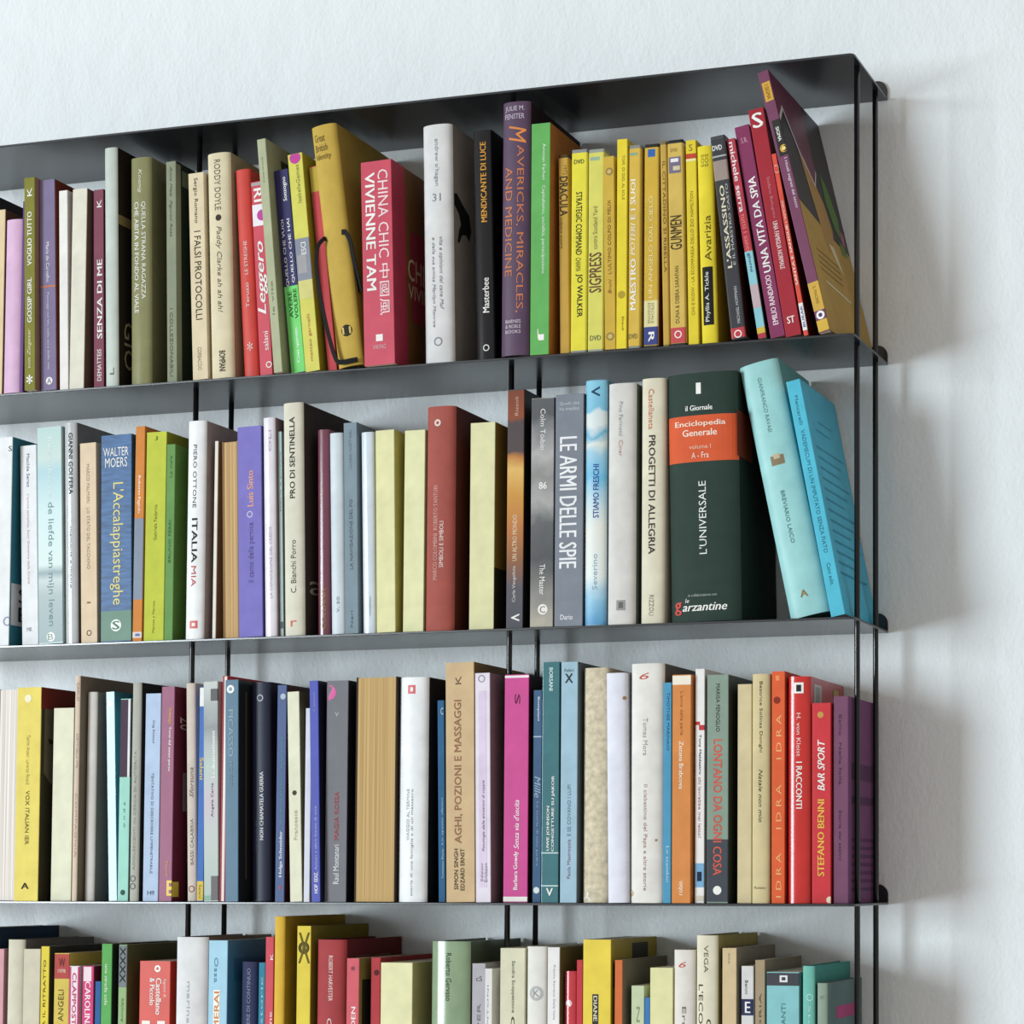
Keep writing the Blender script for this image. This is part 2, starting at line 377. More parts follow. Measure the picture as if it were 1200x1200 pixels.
TABLE = [
('A',-1025.2,6,20.1,229.4,0.0,119.5,'p','m','2a2c32','2a2c32','black book at the far left end of the top row, cut by the photo edge',[],{}),
('A',-1001.3,4,17.8,208.3,0.0,121.5,'p','m','e6cfa4','5e4a38','brown book with cream spine left of the pink book, top row',[],{}),
('A',-979.7,-1,23.1,194.3,0.0,126.5,'h','s','dcb3d6','dcb3d6','short pink hardback near the left end of the top row',[],{}),
('A',-955.9,-2.5,4.4,212.9,0.0,128.0,'p','s','5b2d78','5b2d78','slim dark purple paperback tucked between the pink book and the olive spine',[],{}),
('A',-946.3,-6.4,13.6,237.3,-1.36,131.8,'p','m','85842c','a07868','olive green paperback with bold white lettering, left part of the top row',[('T', 'K', 'u', 0.952, 0.912, 0.3, 0.75, 'f2f2ee'), ('T', 'VOGLIO TUTTO', 'u', 0.839, 0.585, 0.3, 0.72, 'f2f2ee', 'b'), ('T', 'GOSSIP GIRL', 'u', 0.529, 0.316, 0.3, 0.72, 'f2f2ee', 'b'), ('T', 'von Ziegesar', 'u', 0.288, 0.103, 0.3, 0.68, 'e6e2c0', 'i'), ('T', '*', 'h', 0.071, 0.027, 0.2, 0.8, 'f2f2ee', 'b')],{}),
('A',-930.4,0.7,19.6,235.4,-1.78,124.8,'p','m','84789c','7a3420','greyish violet paperback with a thin orange line across its spine',[('P', 0.496, 0.488, 'd07850'), ('T', 'Maria de Carvalho', 'd', 0.703, 0.512, 0.42, 0.62, 'efe9f2'), ('T', 'Passeggi nel blu nella sera della vita', 'd', 0.463, 0.099, 0.42, 0.6, 'd8d0e0'), ('D', 0.044, 0.55, 4.17, 'f2f2ee'), ('T', 'A', 'h', 0.056, 0.032, 0.42, 0.68, '84789c', 'b')],{}),
('A',-908.1,3.0,10.9,222.5,-1.5,122.4,'p','m','eeece8','eeece8','thin blank white paperback right of the greyish violet one, top row',[],{}),
('A',-896.3,3.2,18.4,222.8,0.0,122.3,'p','m','e4e0d0','745c50','blank cream paperback left of the wine coloured spine, top row',[('G', '2a2220', [(0.1, 0.7), (0.2, 0.66), (0.3, 0.58), (0.45, 0.56), (0.6, 0.6), (0.7, 0.68), (0.6, 0.76), (0.4, 0.77), (0.3, 0.72), (0.2, 0.74)])],{}),
('A',-868.8,8.6,12.9,221.7,-1.3,116.9,'p','m','86495c','86495c','wine coloured paperback with large white vertical lettering, top row',[('T', 'K', 'u', 0.949, 0.91, 0.35, 0.8, 'f2f2ee'), ('T', 'SENZA DI ME', 'u', 0.648, 0.249, 0.35, 0.85, 'f2f2ee', 'b'), ('T', 'DEMATTEIS', 'u', 0.197, 0.039, 0.35, 0.75, 'f2f2ee')],{}),
('A',-850.7,2.8,16.1,265.0,-1.49,122.7,'h','s','c3cec6','2b241e','tall pale grey-green hardback with a black cover, leftmost tall book of the top row',[('CT', 'GIO', 'd', 0.08, 0.28, 0.1, 0.24, 'a89a78'), ('C', 0.68, 0.72, 0.02, 0.9, '8a7850'), ('T', 'L', 'u', 0.077, 0.048, 0.4, 0.7, '707a74')],{}),
('A',-824.3,9.6,25.6,253.2,-1.22,115.9,'h','g','8d8d60','8d8d60','thick glossy olive hardback with white lettering in two lines, top row',[('T', 'Koenig', 'd', 0.948, 0.843, 0.4, 0.62, 'e2e2cc', 'i'), ('T', 'QUELLA STRANA RAGAZZA', 'd', 0.805, 0.378, 0.56, 0.78, 'f2f2ee'), ('T', 'CHE ABITA IN FONDO AL VIALE', 'd', 0.805, 0.318, 0.24, 0.46, 'f2f2ee')],{}),
('A',-779.3,12.3,12.2,246.2,-1.4,113.2,'p','m','8f967e','243026','slim grey-green book with a dark green patterned cover, beside the left rod, top row',[('T', 'Anna Mela  Figurati Rosa', 'd', 0.978, 0.662, 0.3, 0.62, '5a604e', 'i'), ('T', 'I COLLEZIONABILI', 'd', 0.34, 0.035, 0.3, 0.6, '5a604e'), ('C', 0, 0.99, 0, 0.08, '8f967e'), ('C', 0.9, 0.97, 0.1, 0.9, '6a765e')],{}),
('A',-740.9,2,18.8,226.6,-2.45,123.5,'p','m','e2d2b0','e2d2b0','cream paperback with black serif lettering, shorter of the two cream ones in the top row',[('T', 'Sergio Romano', 'd', 0.976, 0.756, 0.3, 0.6, '3a342c'), ('T', 'I FALSI PROTOCOLLI', 'd', 0.718, 0.288, 0.3, 0.72, '2c2822'), ('T', 'CORBACCIO', 'd', 0.156, 0.045, 0.35, 0.6, '9a8c70')],{}),
('A',-720.3,2.5,28.0,246.4,-2.18,123.0,'h','m','e0d4b2','b09c7c','tall thick cream hardback with grey lettering, left of the red spines, top row',[('T', 'RODDY DOYLE', 'd', 0.97, 0.745, 0.35, 0.62, '6a6454'), ('D', 0.711, 0.5, 3.48, '3a362e'), ('T', 'Paddy Clarke ah ah ah!', 'd', 0.673, 0.29, 0.35, 0.62, '6a6454', 'i'), ('T', 'BOMPIANI', 'd', 0.12, 0.029, 0.42, 0.68, '24221e', 'b')],{}),
('A',-683.8,9.6,18.1,228.4,-3.78,115.9,'h','s','d4443a','d4443a','plain red hardback with small white lettering, leftmost red one in the top row',[('T', 'LE STREGHE', 'u', 0.655, 0.494, 0.4, 0.62, 'f0d8d0'), ('T', 'Teruzzi', 'u', 0.453, 0.335, 0.4, 0.62, 'f0d8d0'), ('T', '*', 'h', 0.171, 0.126, 0.35, 0.7, 'f0d8d0')],{}),
('A',-659.9,3.4,14.9,211.2,-3.96,122.1,'p','s','d2485a','d2485a','pink-red paperback with white brush lettering and a white picture near the top',[('P', 0.996, 0.979, 'b0a8a8'), ('T', 'RI', 'd', 0.965, 0.894, 0.2, 0.85, 'f2f2ee', 'b'), ('P', 0.881, 0.77, 'eeeaf2'), ('D', 0.823, 0.78, 6.09, 'c43aa0'), ('T', 'Leggero', 'u', 0.691, 0.311, 0.1, 0.95, 'f2f2ee', 'bi'), ('T', 'salani', 'u', 0.223, 0.126, 0.4, 0.8, 'f2f2ee'), ('R', 0.051, 0.75, 3.48, 'f2f2ee')],{}),
('A',-638.8,-4.3,10.2,254.7,-5.48,129.8,'p','m','b4ba98','a4a888','tall slim sage green book with a framed picture on its cover, beside the navy spine',[('T', 'un posto nel mondo', 'u', 0.923, 0.813, 0.35, 0.6, '7e866c'), ('C', 0.02, 0.94, 0.22, 0.95, '3c423a'), ('T', 'la vita', 'u', 0.391, 0.245, 0.35, 0.6, '7e866c')],{}),
('A',-624.8,7.1,16.9,223.0,-6.25,118.3,'p','s','322f66','4aa050','navy and bright green paperback with white capital letters, top row',[('P', 0.427, 0.004, '74e070'), ('T', 'Sonzogno', 'u', 0.963, 0.844, 0.5, 0.85, 'f2f2ee', 'b'), ('T', 'QUELLO CHE VUOI', 'u', 0.756, 0.427, 0.2, 0.42, 'e8e8f0', 'b'), ('T', 'QUELLO CHE HAI', 'u', 0.756, 0.44, 0.62, 0.84, 'e8e8f0', 'b'), ('T', 'AVERE', 'u', 0.402, 0.272, 0.25, 0.5, '2a6a30', 'b'), ('T', 'VOLERE', 'u', 0.411, 0.264, 0.62, 0.86, '2a6a30', 'b'), ('T', 'Con questo', 'u', 0.222, 0.051, 0.5, 0.78, 'e8fff0', 'b')],{}),
('A',-605.5,2.8,17.3,237.4,-5.99,122.6,'p','s','d8d452','a8a020','lime yellow paperback with a magenta half disc at the top of its spine',[('D', 0.981, 0.5, 6.52, 'c83a9c'), ('T', 'IsabellaGamez', 'u', 0.949, 0.772, 0.45, 0.7, '8c8a40'), ('P', 0.61, 0.417, '8a90a0'), ('P', 0.417, 0.331, 'd8d27a'), ('T', 'ESCI', 'u', 0.59, 0.535, 0.4, 0.75, 'f2f2ee', 'b'), ('P', 0.535, 0.449, 'a8a4a8', 0.1, 0.7), ('T', 'matteo garnelli', 'u', 0.261, 0.046, 0.4, 0.65, 'cc7050')],{}),
('A',-583.3,11,10.7,225.4,-6.61,114.5,'p','m','cc4a50','983038','thin red book half hidden behind the mustard notebook, top row',[('P', 0.996, 0.876, 'c4ac3c')],{}),
('A',-564.8,-3,29.2,263.4,-7.81,128.5,'h','m','c8a842','b0923a','tall mustard yellow notebook with a black elastic strap, leaning in the top row',[('T', 'Great', 'h', 0.965, 0.933, 0.12, 0.55, '6a5820'), ('T', 'British', 'h', 0.922, 0.893, 0.12, 0.62, '6a5820'), ('T', 'Identity', 'h', 0.883, 0.851, 0.12, 0.72, '6a5820'), ('D', 0.145, 0.55, 6.26, '2c2a24'), ('T', '11', 'h', 0.159, 0.131, 0.38, 0.72, 'd8c060', 'b')],{'strap': 1}),
('A',-532.3,-4,35.6,217.3,-1.89,129.5,'p','s','cf4a60','7a5028','thick rose red book with big white lettering and a Chinese title, top row',[('T', 'CHINA CHIC', 'd', 0.955, 0.522, 0.55, 0.88, 'f4dfe2'), ('T', '中國風', 'd', 0.492, 0.241, 0.55, 0.88, 'f4dfe2'), ('T', 'VIVIENNE TAM', 'd', 0.946, 0.366, 0.14, 0.45, 'f2f2ee', 'b'), ('P', 0.149, 0.116, 'f2f2ee', 0.4, 0.62), ('T', 'VIKING', 'h', 0.099, 0.078, 0.3, 0.72, 'eab8c0'), ('C', 0, 1, 0, 0.22, 'a83048'), ('C', 0.25, 0.7, 0.3, 0.6, '9c2c40'), ('CT', 'CHINA', 'h', 0.45, 0.56, 0.25, 0.8, 'd8c098'), ('CT', 'VIVIENNE', 'h', 0.36, 0.43, 0.25, 0.9, 'd8c098')],{}),
('A',-474.5,16.7,33.9,258.0,-1.28,108.8,'h','m','dedede','a89e94','tall white hardback with a silhouetted dog on its cover, in the top row',[('T', "andrew o'hagan", 'd', 0.94, 0.745, 0.42, 0.6, '8a8c94'), ('T', '31', 'h', 0.713, 0.681, 0.36, 0.64, '8a8c94'), ('T', 'vita e opinioni del cane Maf', 'd', 0.532, 0.232, 0.54, 0.7, '7a7c84', 'i'), ('T', 'e della sua amica Marilyn Monroe', 'd', 0.532, 0.161, 0.3, 0.44, '7a7c84', 'i'), ('R', 0.101, 0.5, 4.78, '9094a0'), ('G', '242424', [(0.06, 0.715), (0.06, 0.67), (0.16, 0.64), (0.2, 0.6), (0.16, 0.575), (0.12, 0.52), (0.16, 0.52), (0.22, 0.56), (0.3, 0.57), (0.38, 0.55), (0.42, 0.6), (0.38, 0.66), (0.26, 0.685), (0.2, 0.7), (0.12, 0.72)])],{}),
('A',-414.4,17.0,21.4,246.9,-1.67,108.5,'h','g','1b1b20','1b1b20','rounded black hardback with yellow and white lettering, left of the middle rod, top row',[('T', 'MENDICANTE DI LUCE', 'u', 0.949, 0.603, 0.42, 0.72, 'e2a02c', 'b'), ('T', 'Masterbee', 'u', 0.364, 0.214, 0.42, 0.75, 'f2f2ee', 'b'), ('R', 0.064, 0.55, 3.48, 'f2f2ee')],{}),
('A',-376.8,-6,30.9,264.5,0.0,131.5,'h','s','5c4660','2c2024','very tall purple hardback with orange capital letters, tallest in the top row',[('T', 'JULIE M.', 'h', 0.983, 0.959, 0.12, 0.82, 'cfc4d4'), ('T', 'FENSTER', 'h', 0.952, 0.932, 0.12, 0.82, 'cfc4d4'), ('T', 'M', 'd', 0.905, 0.834, 0.28, 0.88, 'e08a40', 'i'), ('T', 'AVERICKS, MIRACLES,', 'd', 0.827, 0.167, 0.55, 0.82, 'cc7a50'), ('T', 'AND MEDICINE', 'd', 0.742, 0.311, 0.15, 0.42, 'cc7a50'), ('T', 'BARNES', 'h', 0.14, 0.126, 0.2, 0.75, 'd8ccd8'), ('T', '& NOBLE', 'h', 0.12, 0.106, 0.2, 0.75, 'd8ccd8'), ('T', 'BOOKS', 'h', 0.099, 0.086, 0.2, 0.75, 'd8ccd8')],{}),
('A',-345.3,-1.1,20.9,240.7,0.0,126.6,'p','m','64b45c','b8742a','bright green paperback with an orange cover, right of the middle rod, top row',[('T', 'Amman Farhan   Capitalismo, socialità, partecipazione', 'd', 0.911, 0.348, 0.55, 0.78, 'e0f2dc'), ('T', 'J', 'd', 0.113, 0.061, 0.4, 0.75, 'f2f2ee', 'b')],{}),
('A',-316.4,8.6,11.3,209.2,-0.93,116.9,'v','m','c8a040','c8a040','slim ochre film case with dark lettering, leftmost of the yellow film cases',[('T', '1972', 'd', 0.945, 0.898, 0.5, 0.85, '7a6430'), ('T', 'DRACULA', 'd', 0.89, 0.693, 0.15, 0.9, '2a2620', 'b'), ('T', 'colpisce ancora', 'd', 0.685, 0.531, 0.1, 0.4, '4a3c18')],{'plast': '50380e'}),
('A',-301.9,2.4,17.4,210.7,0.0,123.1,'v','g','eadf2c','eadf2c','bright yellow film case with thick black lettering, second from the left of the film cases',[('T', 'DVD', 'h', 0.95, 0.929, 0.15, 0.8, '4a4a38', 'b'), ('T', 'STRATEGIC COMMAND', 'd', 0.79, 0.479, 0.3, 0.68, '2c2c24', 'b'), ('T', 'CHIAMA', 'd', 0.466, 0.399, 0.3, 0.62, '3c3c30'), ('T', 'JO WALKER', 'd', 0.386, 0.173, 0.3, 0.74, '2c2c24', 'b')],{'plast': '8a8e90'}),
('A',-283.2,2.6,17.3,209.3,0.0,122.9,'v','g','dcd860','dcd860','pale yellow film case with large brown letters at mid height of its spine',[('P', 0.962, 0.945, '98b8a0', 0.1, 0.7), ('T', 'contro Scotland Yard', 'u', 0.716, 0.505, 0.3, 0.58, '8a6a50'), ('T', 'SIGPRESS', 'u', 0.488, 0.29, 0.08, 0.85, '6e4632', 'b'), ('T', 'DVD', 'h', 0.079, 0.054, 0.15, 0.85, '7a8050', 'b')],{'plast': '9aa098'}),
('A',-262.2,-1.9,11.6,198.8,-0.87,127.4,'p','m','d2ae38','d2ae38','ochre yellow paperback with a round seal at both ends of its spine',[('D', 0.921, 0.55, 4.0, '98824a'), ('D', 0.921, 0.55, 2.26, 'd0b868'), ('T', "L'ULTIMO COLPO DI FELIX", 'u', 0.774, 0.389, 0.35, 0.65, '7a6018'), ('T', 'Bruni', 'u', 0.362, 0.287, 0.35, 0.65, '7a6018', 'i'), ('D', 0.066, 0.5, 4.17, '98824a'), ('D', 0.066, 0.5, 2.43, 'd0b868')],{}),
('A',-250.0,-2.1,11.1,215.2,0.0,127.6,'p','m','ecd618','ecd618','vivid yellow slim paperback standing taller than its film case neighbours',[('T', 'TOPI  DI DIO, AL SOLE', 'd', 0.922, 0.709, 0.45, 0.75, '8a7a20'), ('D', 0.256, 0.5, 3.91, 'b49c28'), ('T', 'Einaudi', 'd', 0.15, 0.085, 0.55, 0.75, '6a5c18')],{}),
('A',-238.4,0.0,13.4,208.6,0.0,125.4,'v','g','dcb840','dcb840','pale gold film case with white outlined vertical letters, right of the vivid yellow paperback',[('P', 0.962, 0.949, '8ab090', 0.1, 0.75), ('T', 'E I SUOI', 'u', 0.831, 0.633, 0.2, 0.6, 'f4eedc', 'b'), ('T', 'POTERI', 'u', 0.616, 0.456, 0.2, 0.6, 'f0e4c4', 'bi'), ('T', 'MAESTRO', 'u', 0.439, 0.187, 0.2, 0.65, 'f2f2ee', 'b'), ('T', 'DVD', 'h', 0.07, 0.045, 0.1, 0.8, '8a7c48', 'b')],{'plast': '8a8c84'}),
('A',-222.5,3.2,15.7,209.1,0.0,122.3,'v','g','d6b030','7c3828','golden film case with a small blue square on top and a navy foot',[('P', 0.975, 0.937, '2f68b8', 0.25, 0.75), ('T', 'UN ANGELO DAL CIELO', 'u', 0.743, 0.244, 0.35, 0.62, 'f0e2a8'), ('P', 0.231, 0.102, 'e4dca0'), ('T', 'EDIZIONE', 'd', 0.219, 0.118, 0.3, 0.48, '8a8258'), ('T', 'SPECIALE', 'd', 0.219, 0.118, 0.55, 0.72, '8a8258'), ('P', 0.102, 0.014, '3c4a8e'), ('T', 'R', 'd', 0.077, 0.027, 0.35, 0.75, 'f2f2ee', 'b')],{'plast': '2a2822'}),
('A',-201.7,4.2,7.3,211.2,-1.25,121.3,'v','m','c8a444','c8a444','thin ochre film case pressed between two golden film cases',[('T', 'IL CITTADINO SI RIBELLA', 'd', 0.901, 0.36, 0.35, 0.75, '6c5820')],{'plast': '80703c'}),
('A',-192.9,2.6,16.5,210.7,-1.24,122.8,'v','g','d8b854','d8b854','gold film case with a small dark picture near the top and a red foot',[('T', 'DVD', 'h', 0.959, 0.942, 0.2, 0.65, '8a7430'), ('P', 0.917, 0.838, '7a708c', 0.08, 0.85), ('P', 0.909, 0.892, 'f0f0f0', 0.2, 0.7), ('P', 0.872, 0.851, 'd8cca0', 0.35, 0.8), ('T', 'GUNMEN', 'u', 0.63, 0.464, 0.1, 0.85, '4a3a20', 'b'), ('T', 'DUNA & DEBRA SARAFIAN', 'u', 0.385, 0.107, 0.35, 0.6, '6e5a2a'), ('P', 0.086, 0.012, 'cc4a50'), ('R', 0.053, 0.5, 3.91, 'f2f2ee')],{'plast': '26282a'}),
('A',-173.8,2.8,10.9,208.9,-1.09,122.7,'p','m','e6cf16','e6cf16','slim bright yellow paperback with a red stripe near the top',[('P', 0.934, 0.909, 'c8442a'), ('P', 0.909, 0.896, 'f0e8a0'), ('T', 'CHI E KIOW - LA SCOMPARSA DELLO ZIO HAMILTON', 'u', 0.749, 0.143, 0.35, 0.65, '9a8420'), ('T', 'S', 'h', 0.98, 0.946, 0.3, 0.65, '9a8420')],{}),
('A',-159.8,2.1,17.2,201.5,-1.75,123.4,'h','m','e8d40e','c4aa10','rounded yellow hardback with a black panel low on its spine',[('T', 'SOS', 'd', 0.957, 0.892, 0.25, 0.45, '9a8a20'), ('T', 'SOS', 'd', 0.957, 0.892, 0.5, 0.7, '9a8a20'), ('T', 'Avarizia', 'u', 0.645, 0.415, 0.35, 0.75, '5a5018'), ('P', 0.385, 0.091, '1e201e', 0.16, 0.8), ('T', 'Phyllis A. Tickle', 'u', 0.359, 0.108, 0.3, 0.62, 'ecece4')],{}),
('A',-125.7,-5.0,15.3,208.2,-6.39,130.5,'v','g','3e4046','4a2020','black film case with a silver label and red foot, leaning beside the yellow hardback',[('T', 'DVD', 'h', 0.954, 0.929, 0.08, 0.75, 'f2f2ee', 'b'), ('P', 0.903, 0.895, 'b0b4b4'), ('P', 0.878, 0.78, 'a09088'), ('T', "L'ASSASSINO", 'u', 0.755, 0.346, 0.28, 0.6, 'e6e0c0', 'b'), ('T', 'E IL MAESTRO CASTO', 'u', 0.759, 0.358, 0.7, 0.86, 'c8c8c4'), ('T', 'MICHAEL HOFFMAN', 'u', 0.253, 0.073, 0.55, 0.75, 'c8c8cc'), ('P', 0.052, 0.004, 'c43c48'), ('R', 0.022, 0.5, 4.0, 'f2f2ee')],{'plast': '4a4c50'}),
('A',-98.8,-1.2,8.6,206.9,-9.39,126.6,'p','m','b83a4c','26282c','slim leaning paperback in pink, black and light blue with a yellow foot',[('T', 'michele serra', 'd', 0.984, 0.63, 0.2, 0.8, 'f4e8ea', 'b'), ('T', 'tutti i santi', 'd', 0.621, 0.432, 0.25, 0.8, 'f07a70', 'b'), ('P', 0.432, 0.052, '8ccbd8'), ('T', 'giorni', 'd', 0.424, 0.33, 0.25, 0.7, '2a5a78', 'b'), ('P', 0.266, 0.15, 'c4b0b8'), ('P', 0.052, 0.023, 'd8b840')],{}),
('A',-86.9,2.0,15.4,220.1,-10.11,123.5,'p','s','8a3460','8a3460','plum paperback with big white capitals, leaning left of the crimson one',[('T', 'S.R.', 'h', 0.944, 0.919, 0.3, 0.75, 'd0a0b8'), ('T', 'UNA VITA DA SPIA', 'u', 0.756, 0.303, 0.32, 0.82, 'f2f2ee', 'b'), ('T', 'EMILIO RANDACIO', 'u', 0.29, 0.057, 0.34, 0.7, 'f0e0e8', 'b')],{}),
('A',-70.7,1.5,16.2,235.9,-9.82,124.0,'p','s','a82434','a82434','crimson leaning paperback with one large white letter at the top',[('T', 'S', 'h', 0.982, 0.917, 0.15, 0.85, 'f2f2ee', 'b'), ('T', 'Stefano Bolognini', 'd', 0.697, 0.516, 0.42, 0.66, 'd08088'), ('T', 'UNA FAMIGLIA NORMALE', 'd', 0.501, 0.291, 0.38, 0.68, 'f0d8d8', 'b'), ('T', 'ST', 'h', 0.085, 0.055, 0.25, 0.75, 'f2f2ee', 'b')],{}),
('A',-51.7,0.5,4.8,188.6,-10.44,124.5,'p','s','e0503c','7a1c20','slim orange-red leaning paperback with a white label at its foot',[('D', 0.916, 0.6, 3.91, 'f0e8e0'), ('T', "L'AMORE", 'u', 0.741, 0.618, 0.3, 0.75, 'f8c8b8', 'b'), ('T', 'SANTA E SANGUE', 'u', 0.609, 0.275, 0.3, 0.75, 'f8ece4', 'b'), ('P', 0.177, 0.028, 'f2f0f0'), ('T', 'BURAK', 'u', 0.163, 0.046, 0.25, 0.75, '3a4ca0', 'b')],{}),
('A',-34.8,-3.5,11.7,277.7,-13.85,129.0,'p','s','7a4060','3a3436','large dark soft-covered book with painted roots and leaves, leaning at far right, top row',[('P', 0.958, 0.885, 'd8a830', 0.15, 0.9), ('T', 'I SIGMA', 'd', 0.948, 0.892, 0.35, 0.7, '8a6418', 'b'), ('P', 0.81, 0.672, '2a2c28', 0.25, 1), ('T', 'SIGMA', 'd', 0.783, 0.728, 0.45, 0.75, 'f2f2ee', 'b'), ('D', 0.698, 0.75, 4.0, 'd8a838'), ('D', 0.698, 0.75, 2.09, 'f0d880'), ('T', 'I rituali segreti del sesso', 'd', 0.662, 0.47, 0.5, 0.85, 'e4dcea'), ('P', 0.188, 0.082, 'd2a838'), ('P', 0.082, 0.046, '7a4060'), ('D', 0.064, 0.5, 4.35, 'f0f0ee'), ('D', 0.064, 0.5, 2.09, '4a3070'), ('P', 0.046, 0.004, 'd8b030'), ('T', 'IL PIACERE', 'd', 0.172, 0.107, 0.4, 0.65, 'a87c20')],{'art': 1}),
('B',-988.8,2,22.0,231.6,0.0,123.5,'p','m','eef1f4','2a7284','white paperback with a teal cover showing a hand, left end of the second row',[('T', 'S', 'h', 0.956, 0.931, 0.78, 0.98, '303848'), ('C', 0.1, 0.3, 0.02, 0.98, 'c6c8ca'), ('CT', 'SBE', 'h', 0.21, 0.28, 0.12, 0.62, '2a3038'), ('CT', 'E T', 'h', 0.12, 0.19, 0.12, 0.62, '2a3038'), ('G', '8a4a44', [(0.2, 0.78), (0.35, 0.7), (0.48, 0.66), (0.42, 0.58), (0.55, 0.55), (0.7, 0.6), (0.8, 0.7), (0.75, 0.8), (0.6, 0.85), (0.45, 0.885), (0.3, 0.86)]), ('R', 0.116, 0.9, 5.22, '98a4c8')],{}),
('B',-956.1,10.9,20.8,222.6,-1.99,114.6,'p','m','eef0f4','eef0f4','plain white paperback with a thin rose title, left part of the second row',[('T', 'Matilde Serao', 'd', 0.958, 0.791, 0.4, 0.58, '6a6a74'), ('T', "L'anima semplice. Suor Giovanna della Croce", 'd', 0.756, 0.308, 0.36, 0.54, 'd89aa0'), ('T', 'MR', 'h', 0.091, 0.07, 0.3, 0.62, 'b0b0b8')],{}),
('B',-928.9,3.2,30.9,239.5,-1.77,122.3,'p','s','c4dcdc','c4dcdc','pale aqua paperback with a jetty photo at the bottom of its spine',[('Q', 0.996, 0.007, [(0, '98acae'), (0.22, 'a8b8ba'), (0.29, 'c4d2d2'), (0.325, '8ea4aa'), (0.36, 'd4e6e4'), (0.6, 'cce4e6'), (0.8, 'accfd6'), (0.86, 'c4d8d4'), (1, 'b4d2ce')], 0.012), ('T', 'Junot díaz de', 'd', 0.961, 0.672, 0.38, 0.62, 'ddeeee'), ('T', 'de liefde van mijn leven', 'd', 0.652, 0.081, 0.36, 0.66, '7a9a9a'), ('D', 0.032, 0.5, 5.22, 'f0f4f2'), ('T', 'B', 'h', 0.046, 0.018, 0.38, 0.6, '9ab0a8')],{}),
('B',-895.6,2.8,15.6,243.1,-1.59,122.7,'h','g','c0c4c8','5a5a5e','glossy silver hardback with black vertical capitals, second row',[('T', 'GIANNI GOLFERA', 'd', 0.954, 0.674, 0.4, 0.72, '34363a', 'b'), ('T', 'memoria e mente', 'd', 0.527, 0.249, 0.45, 0.6, '8a9098')],{}),
('B',-876.2,4.4,20.4,219.6,-1.6,121.1,'p','m','e6cfb0','e6cfb0','beige paperback with tiny lettering and a small seal, left of the blue patterned one',[('T', 'MARCO PALMIERI   LO STATO DEL TACCHINO', 'd', 0.894, 0.367, 0.4, 0.58, 'a89078'), ('P', 0.205, 0.196, '8a7460', 0.38, 0.6), ('R', 0.049, 0.5, 3.13, '4a4238')],{}),
('B',-850.1,2.3,38.3,226.0,-1.01,123.2,'p','s','3c689c','2c5878','thick blue patterned paperback with yellow lettering and a green foot, second row',[('P', 0.148, 0.004, '5c8670'), ('T', 'WALTER', 'h', 0.939, 0.897, 0.08, 0.9, 'f2f2ee'), ('T', 'MOERS', 'h', 0.889, 0.843, 0.14, 0.86, 'f2f2ee'), ('T', "L'Accalappiastreghe", 'd', 0.768, 0.177, 0.3, 0.75, 'e8dc8c'), ('D', 0.078, 0.5, 6.52, 'eef2ee'), ('T', 'S', 'h', 0.099, 0.058, 0.38, 0.62, '5c8670', 'b')],{'tex': 1}),
('B',-811.0,2.7,11.6,234.0,0.0,122.8,'p','m','d88838','d88838','slim orange paperback with a grey-blue picture band, second row',[('P', 0.57, 0.193, '8c98ac'), ('T', 'Roberto Fagiolo', 'd', 0.769, 0.594, 0.3, 0.66, 'fff2e2', 'b'), ('P', 0.043, 0.015, 'e8d8d0'), ('P', 0.035, 0.023, '6a7ac0', 0.3, 0.8)],{}),
('B',-797.5,3.1,24.7,226.7,0.0,122.4,'p','m','c2cc38','8a9420','lime green paperback with faint dark lettering, second row',[('T', 'J', 'h', 0.98, 0.959, 0.4, 0.55, '6a7020'), ('T', 'Gabriela Federica', 'u', 0.651, 0.479, 0.42, 0.58, '7a8424'), ('T', 'Marcos y Marcos', 'u', 0.189, 0.038, 0.42, 0.58, '7a8424')],{}),
('B',-772.2,2.9,10.5,212.2,0.0,122.6,'p','m','6a9a54','5c8c3c','slim grass green book with a black square on its cover, in the second row',[('T', 'BRUNO FERRI', 'u', 0.612, 0.394, 0.35, 0.65, '3a6a38'), ('T', 'Le mele', 'u', 0.94, 0.83, 0.35, 0.65, '4a7a44'), ('C', 0.7, 0.86, 0.3, 0.9, '2c3428')],{}),
('B',-747.0,2,22.3,235.8,0.0,123.5,'h','s','eef0f2','b0a09c','white hardback with black serif capitals and a red square emblem, in the second row',[('T', 'PIERO OTTONE', 'd', 0.89, 0.6, 0.36, 0.56, '44444a'), ('T', 'ITALIA', 'd', 0.553, 0.349, 0.34, 0.64, '2c2c30', 'b'), ('T', 'MIA', 'd', 0.334, 0.24, 0.34, 0.6, 'c84a48'), ('P', 0.084, 0.049, 'd86058', 0.3, 0.72), ('P', 0.074, 0.059, 'f0e8e8', 0.42, 0.6)],{}),
('B',-717.9,10,4.2,214.2,0.0,115.5,'p','m','ece6dc','8c6c50','very thin white book with a rough worn edge, beside the tan book, second row',[],{}),
('B',-702.7,8.1,18.6,212.4,-1.36,117.4,'f','m','c8a87a','a08058','tan book shelved with its page edges facing out, second row',[],{}),
('B',-680.6,2.5,28.6,225.8,-1.43,123.0,'p','m','8078c8','5a54a0','lavender blue paperback with orange and grey lettering, second row',[('T', 'Luis Sinto', 'u', 0.789, 0.618, 0.4, 0.66, 'e8a888', 'b'), ('R', 0.581, 0.5, 3.48, 'd8d0f0'), ('T', 'il canto della pernice', 'u', 0.541, 0.257, 0.42, 0.7, '5c5690')],{}),
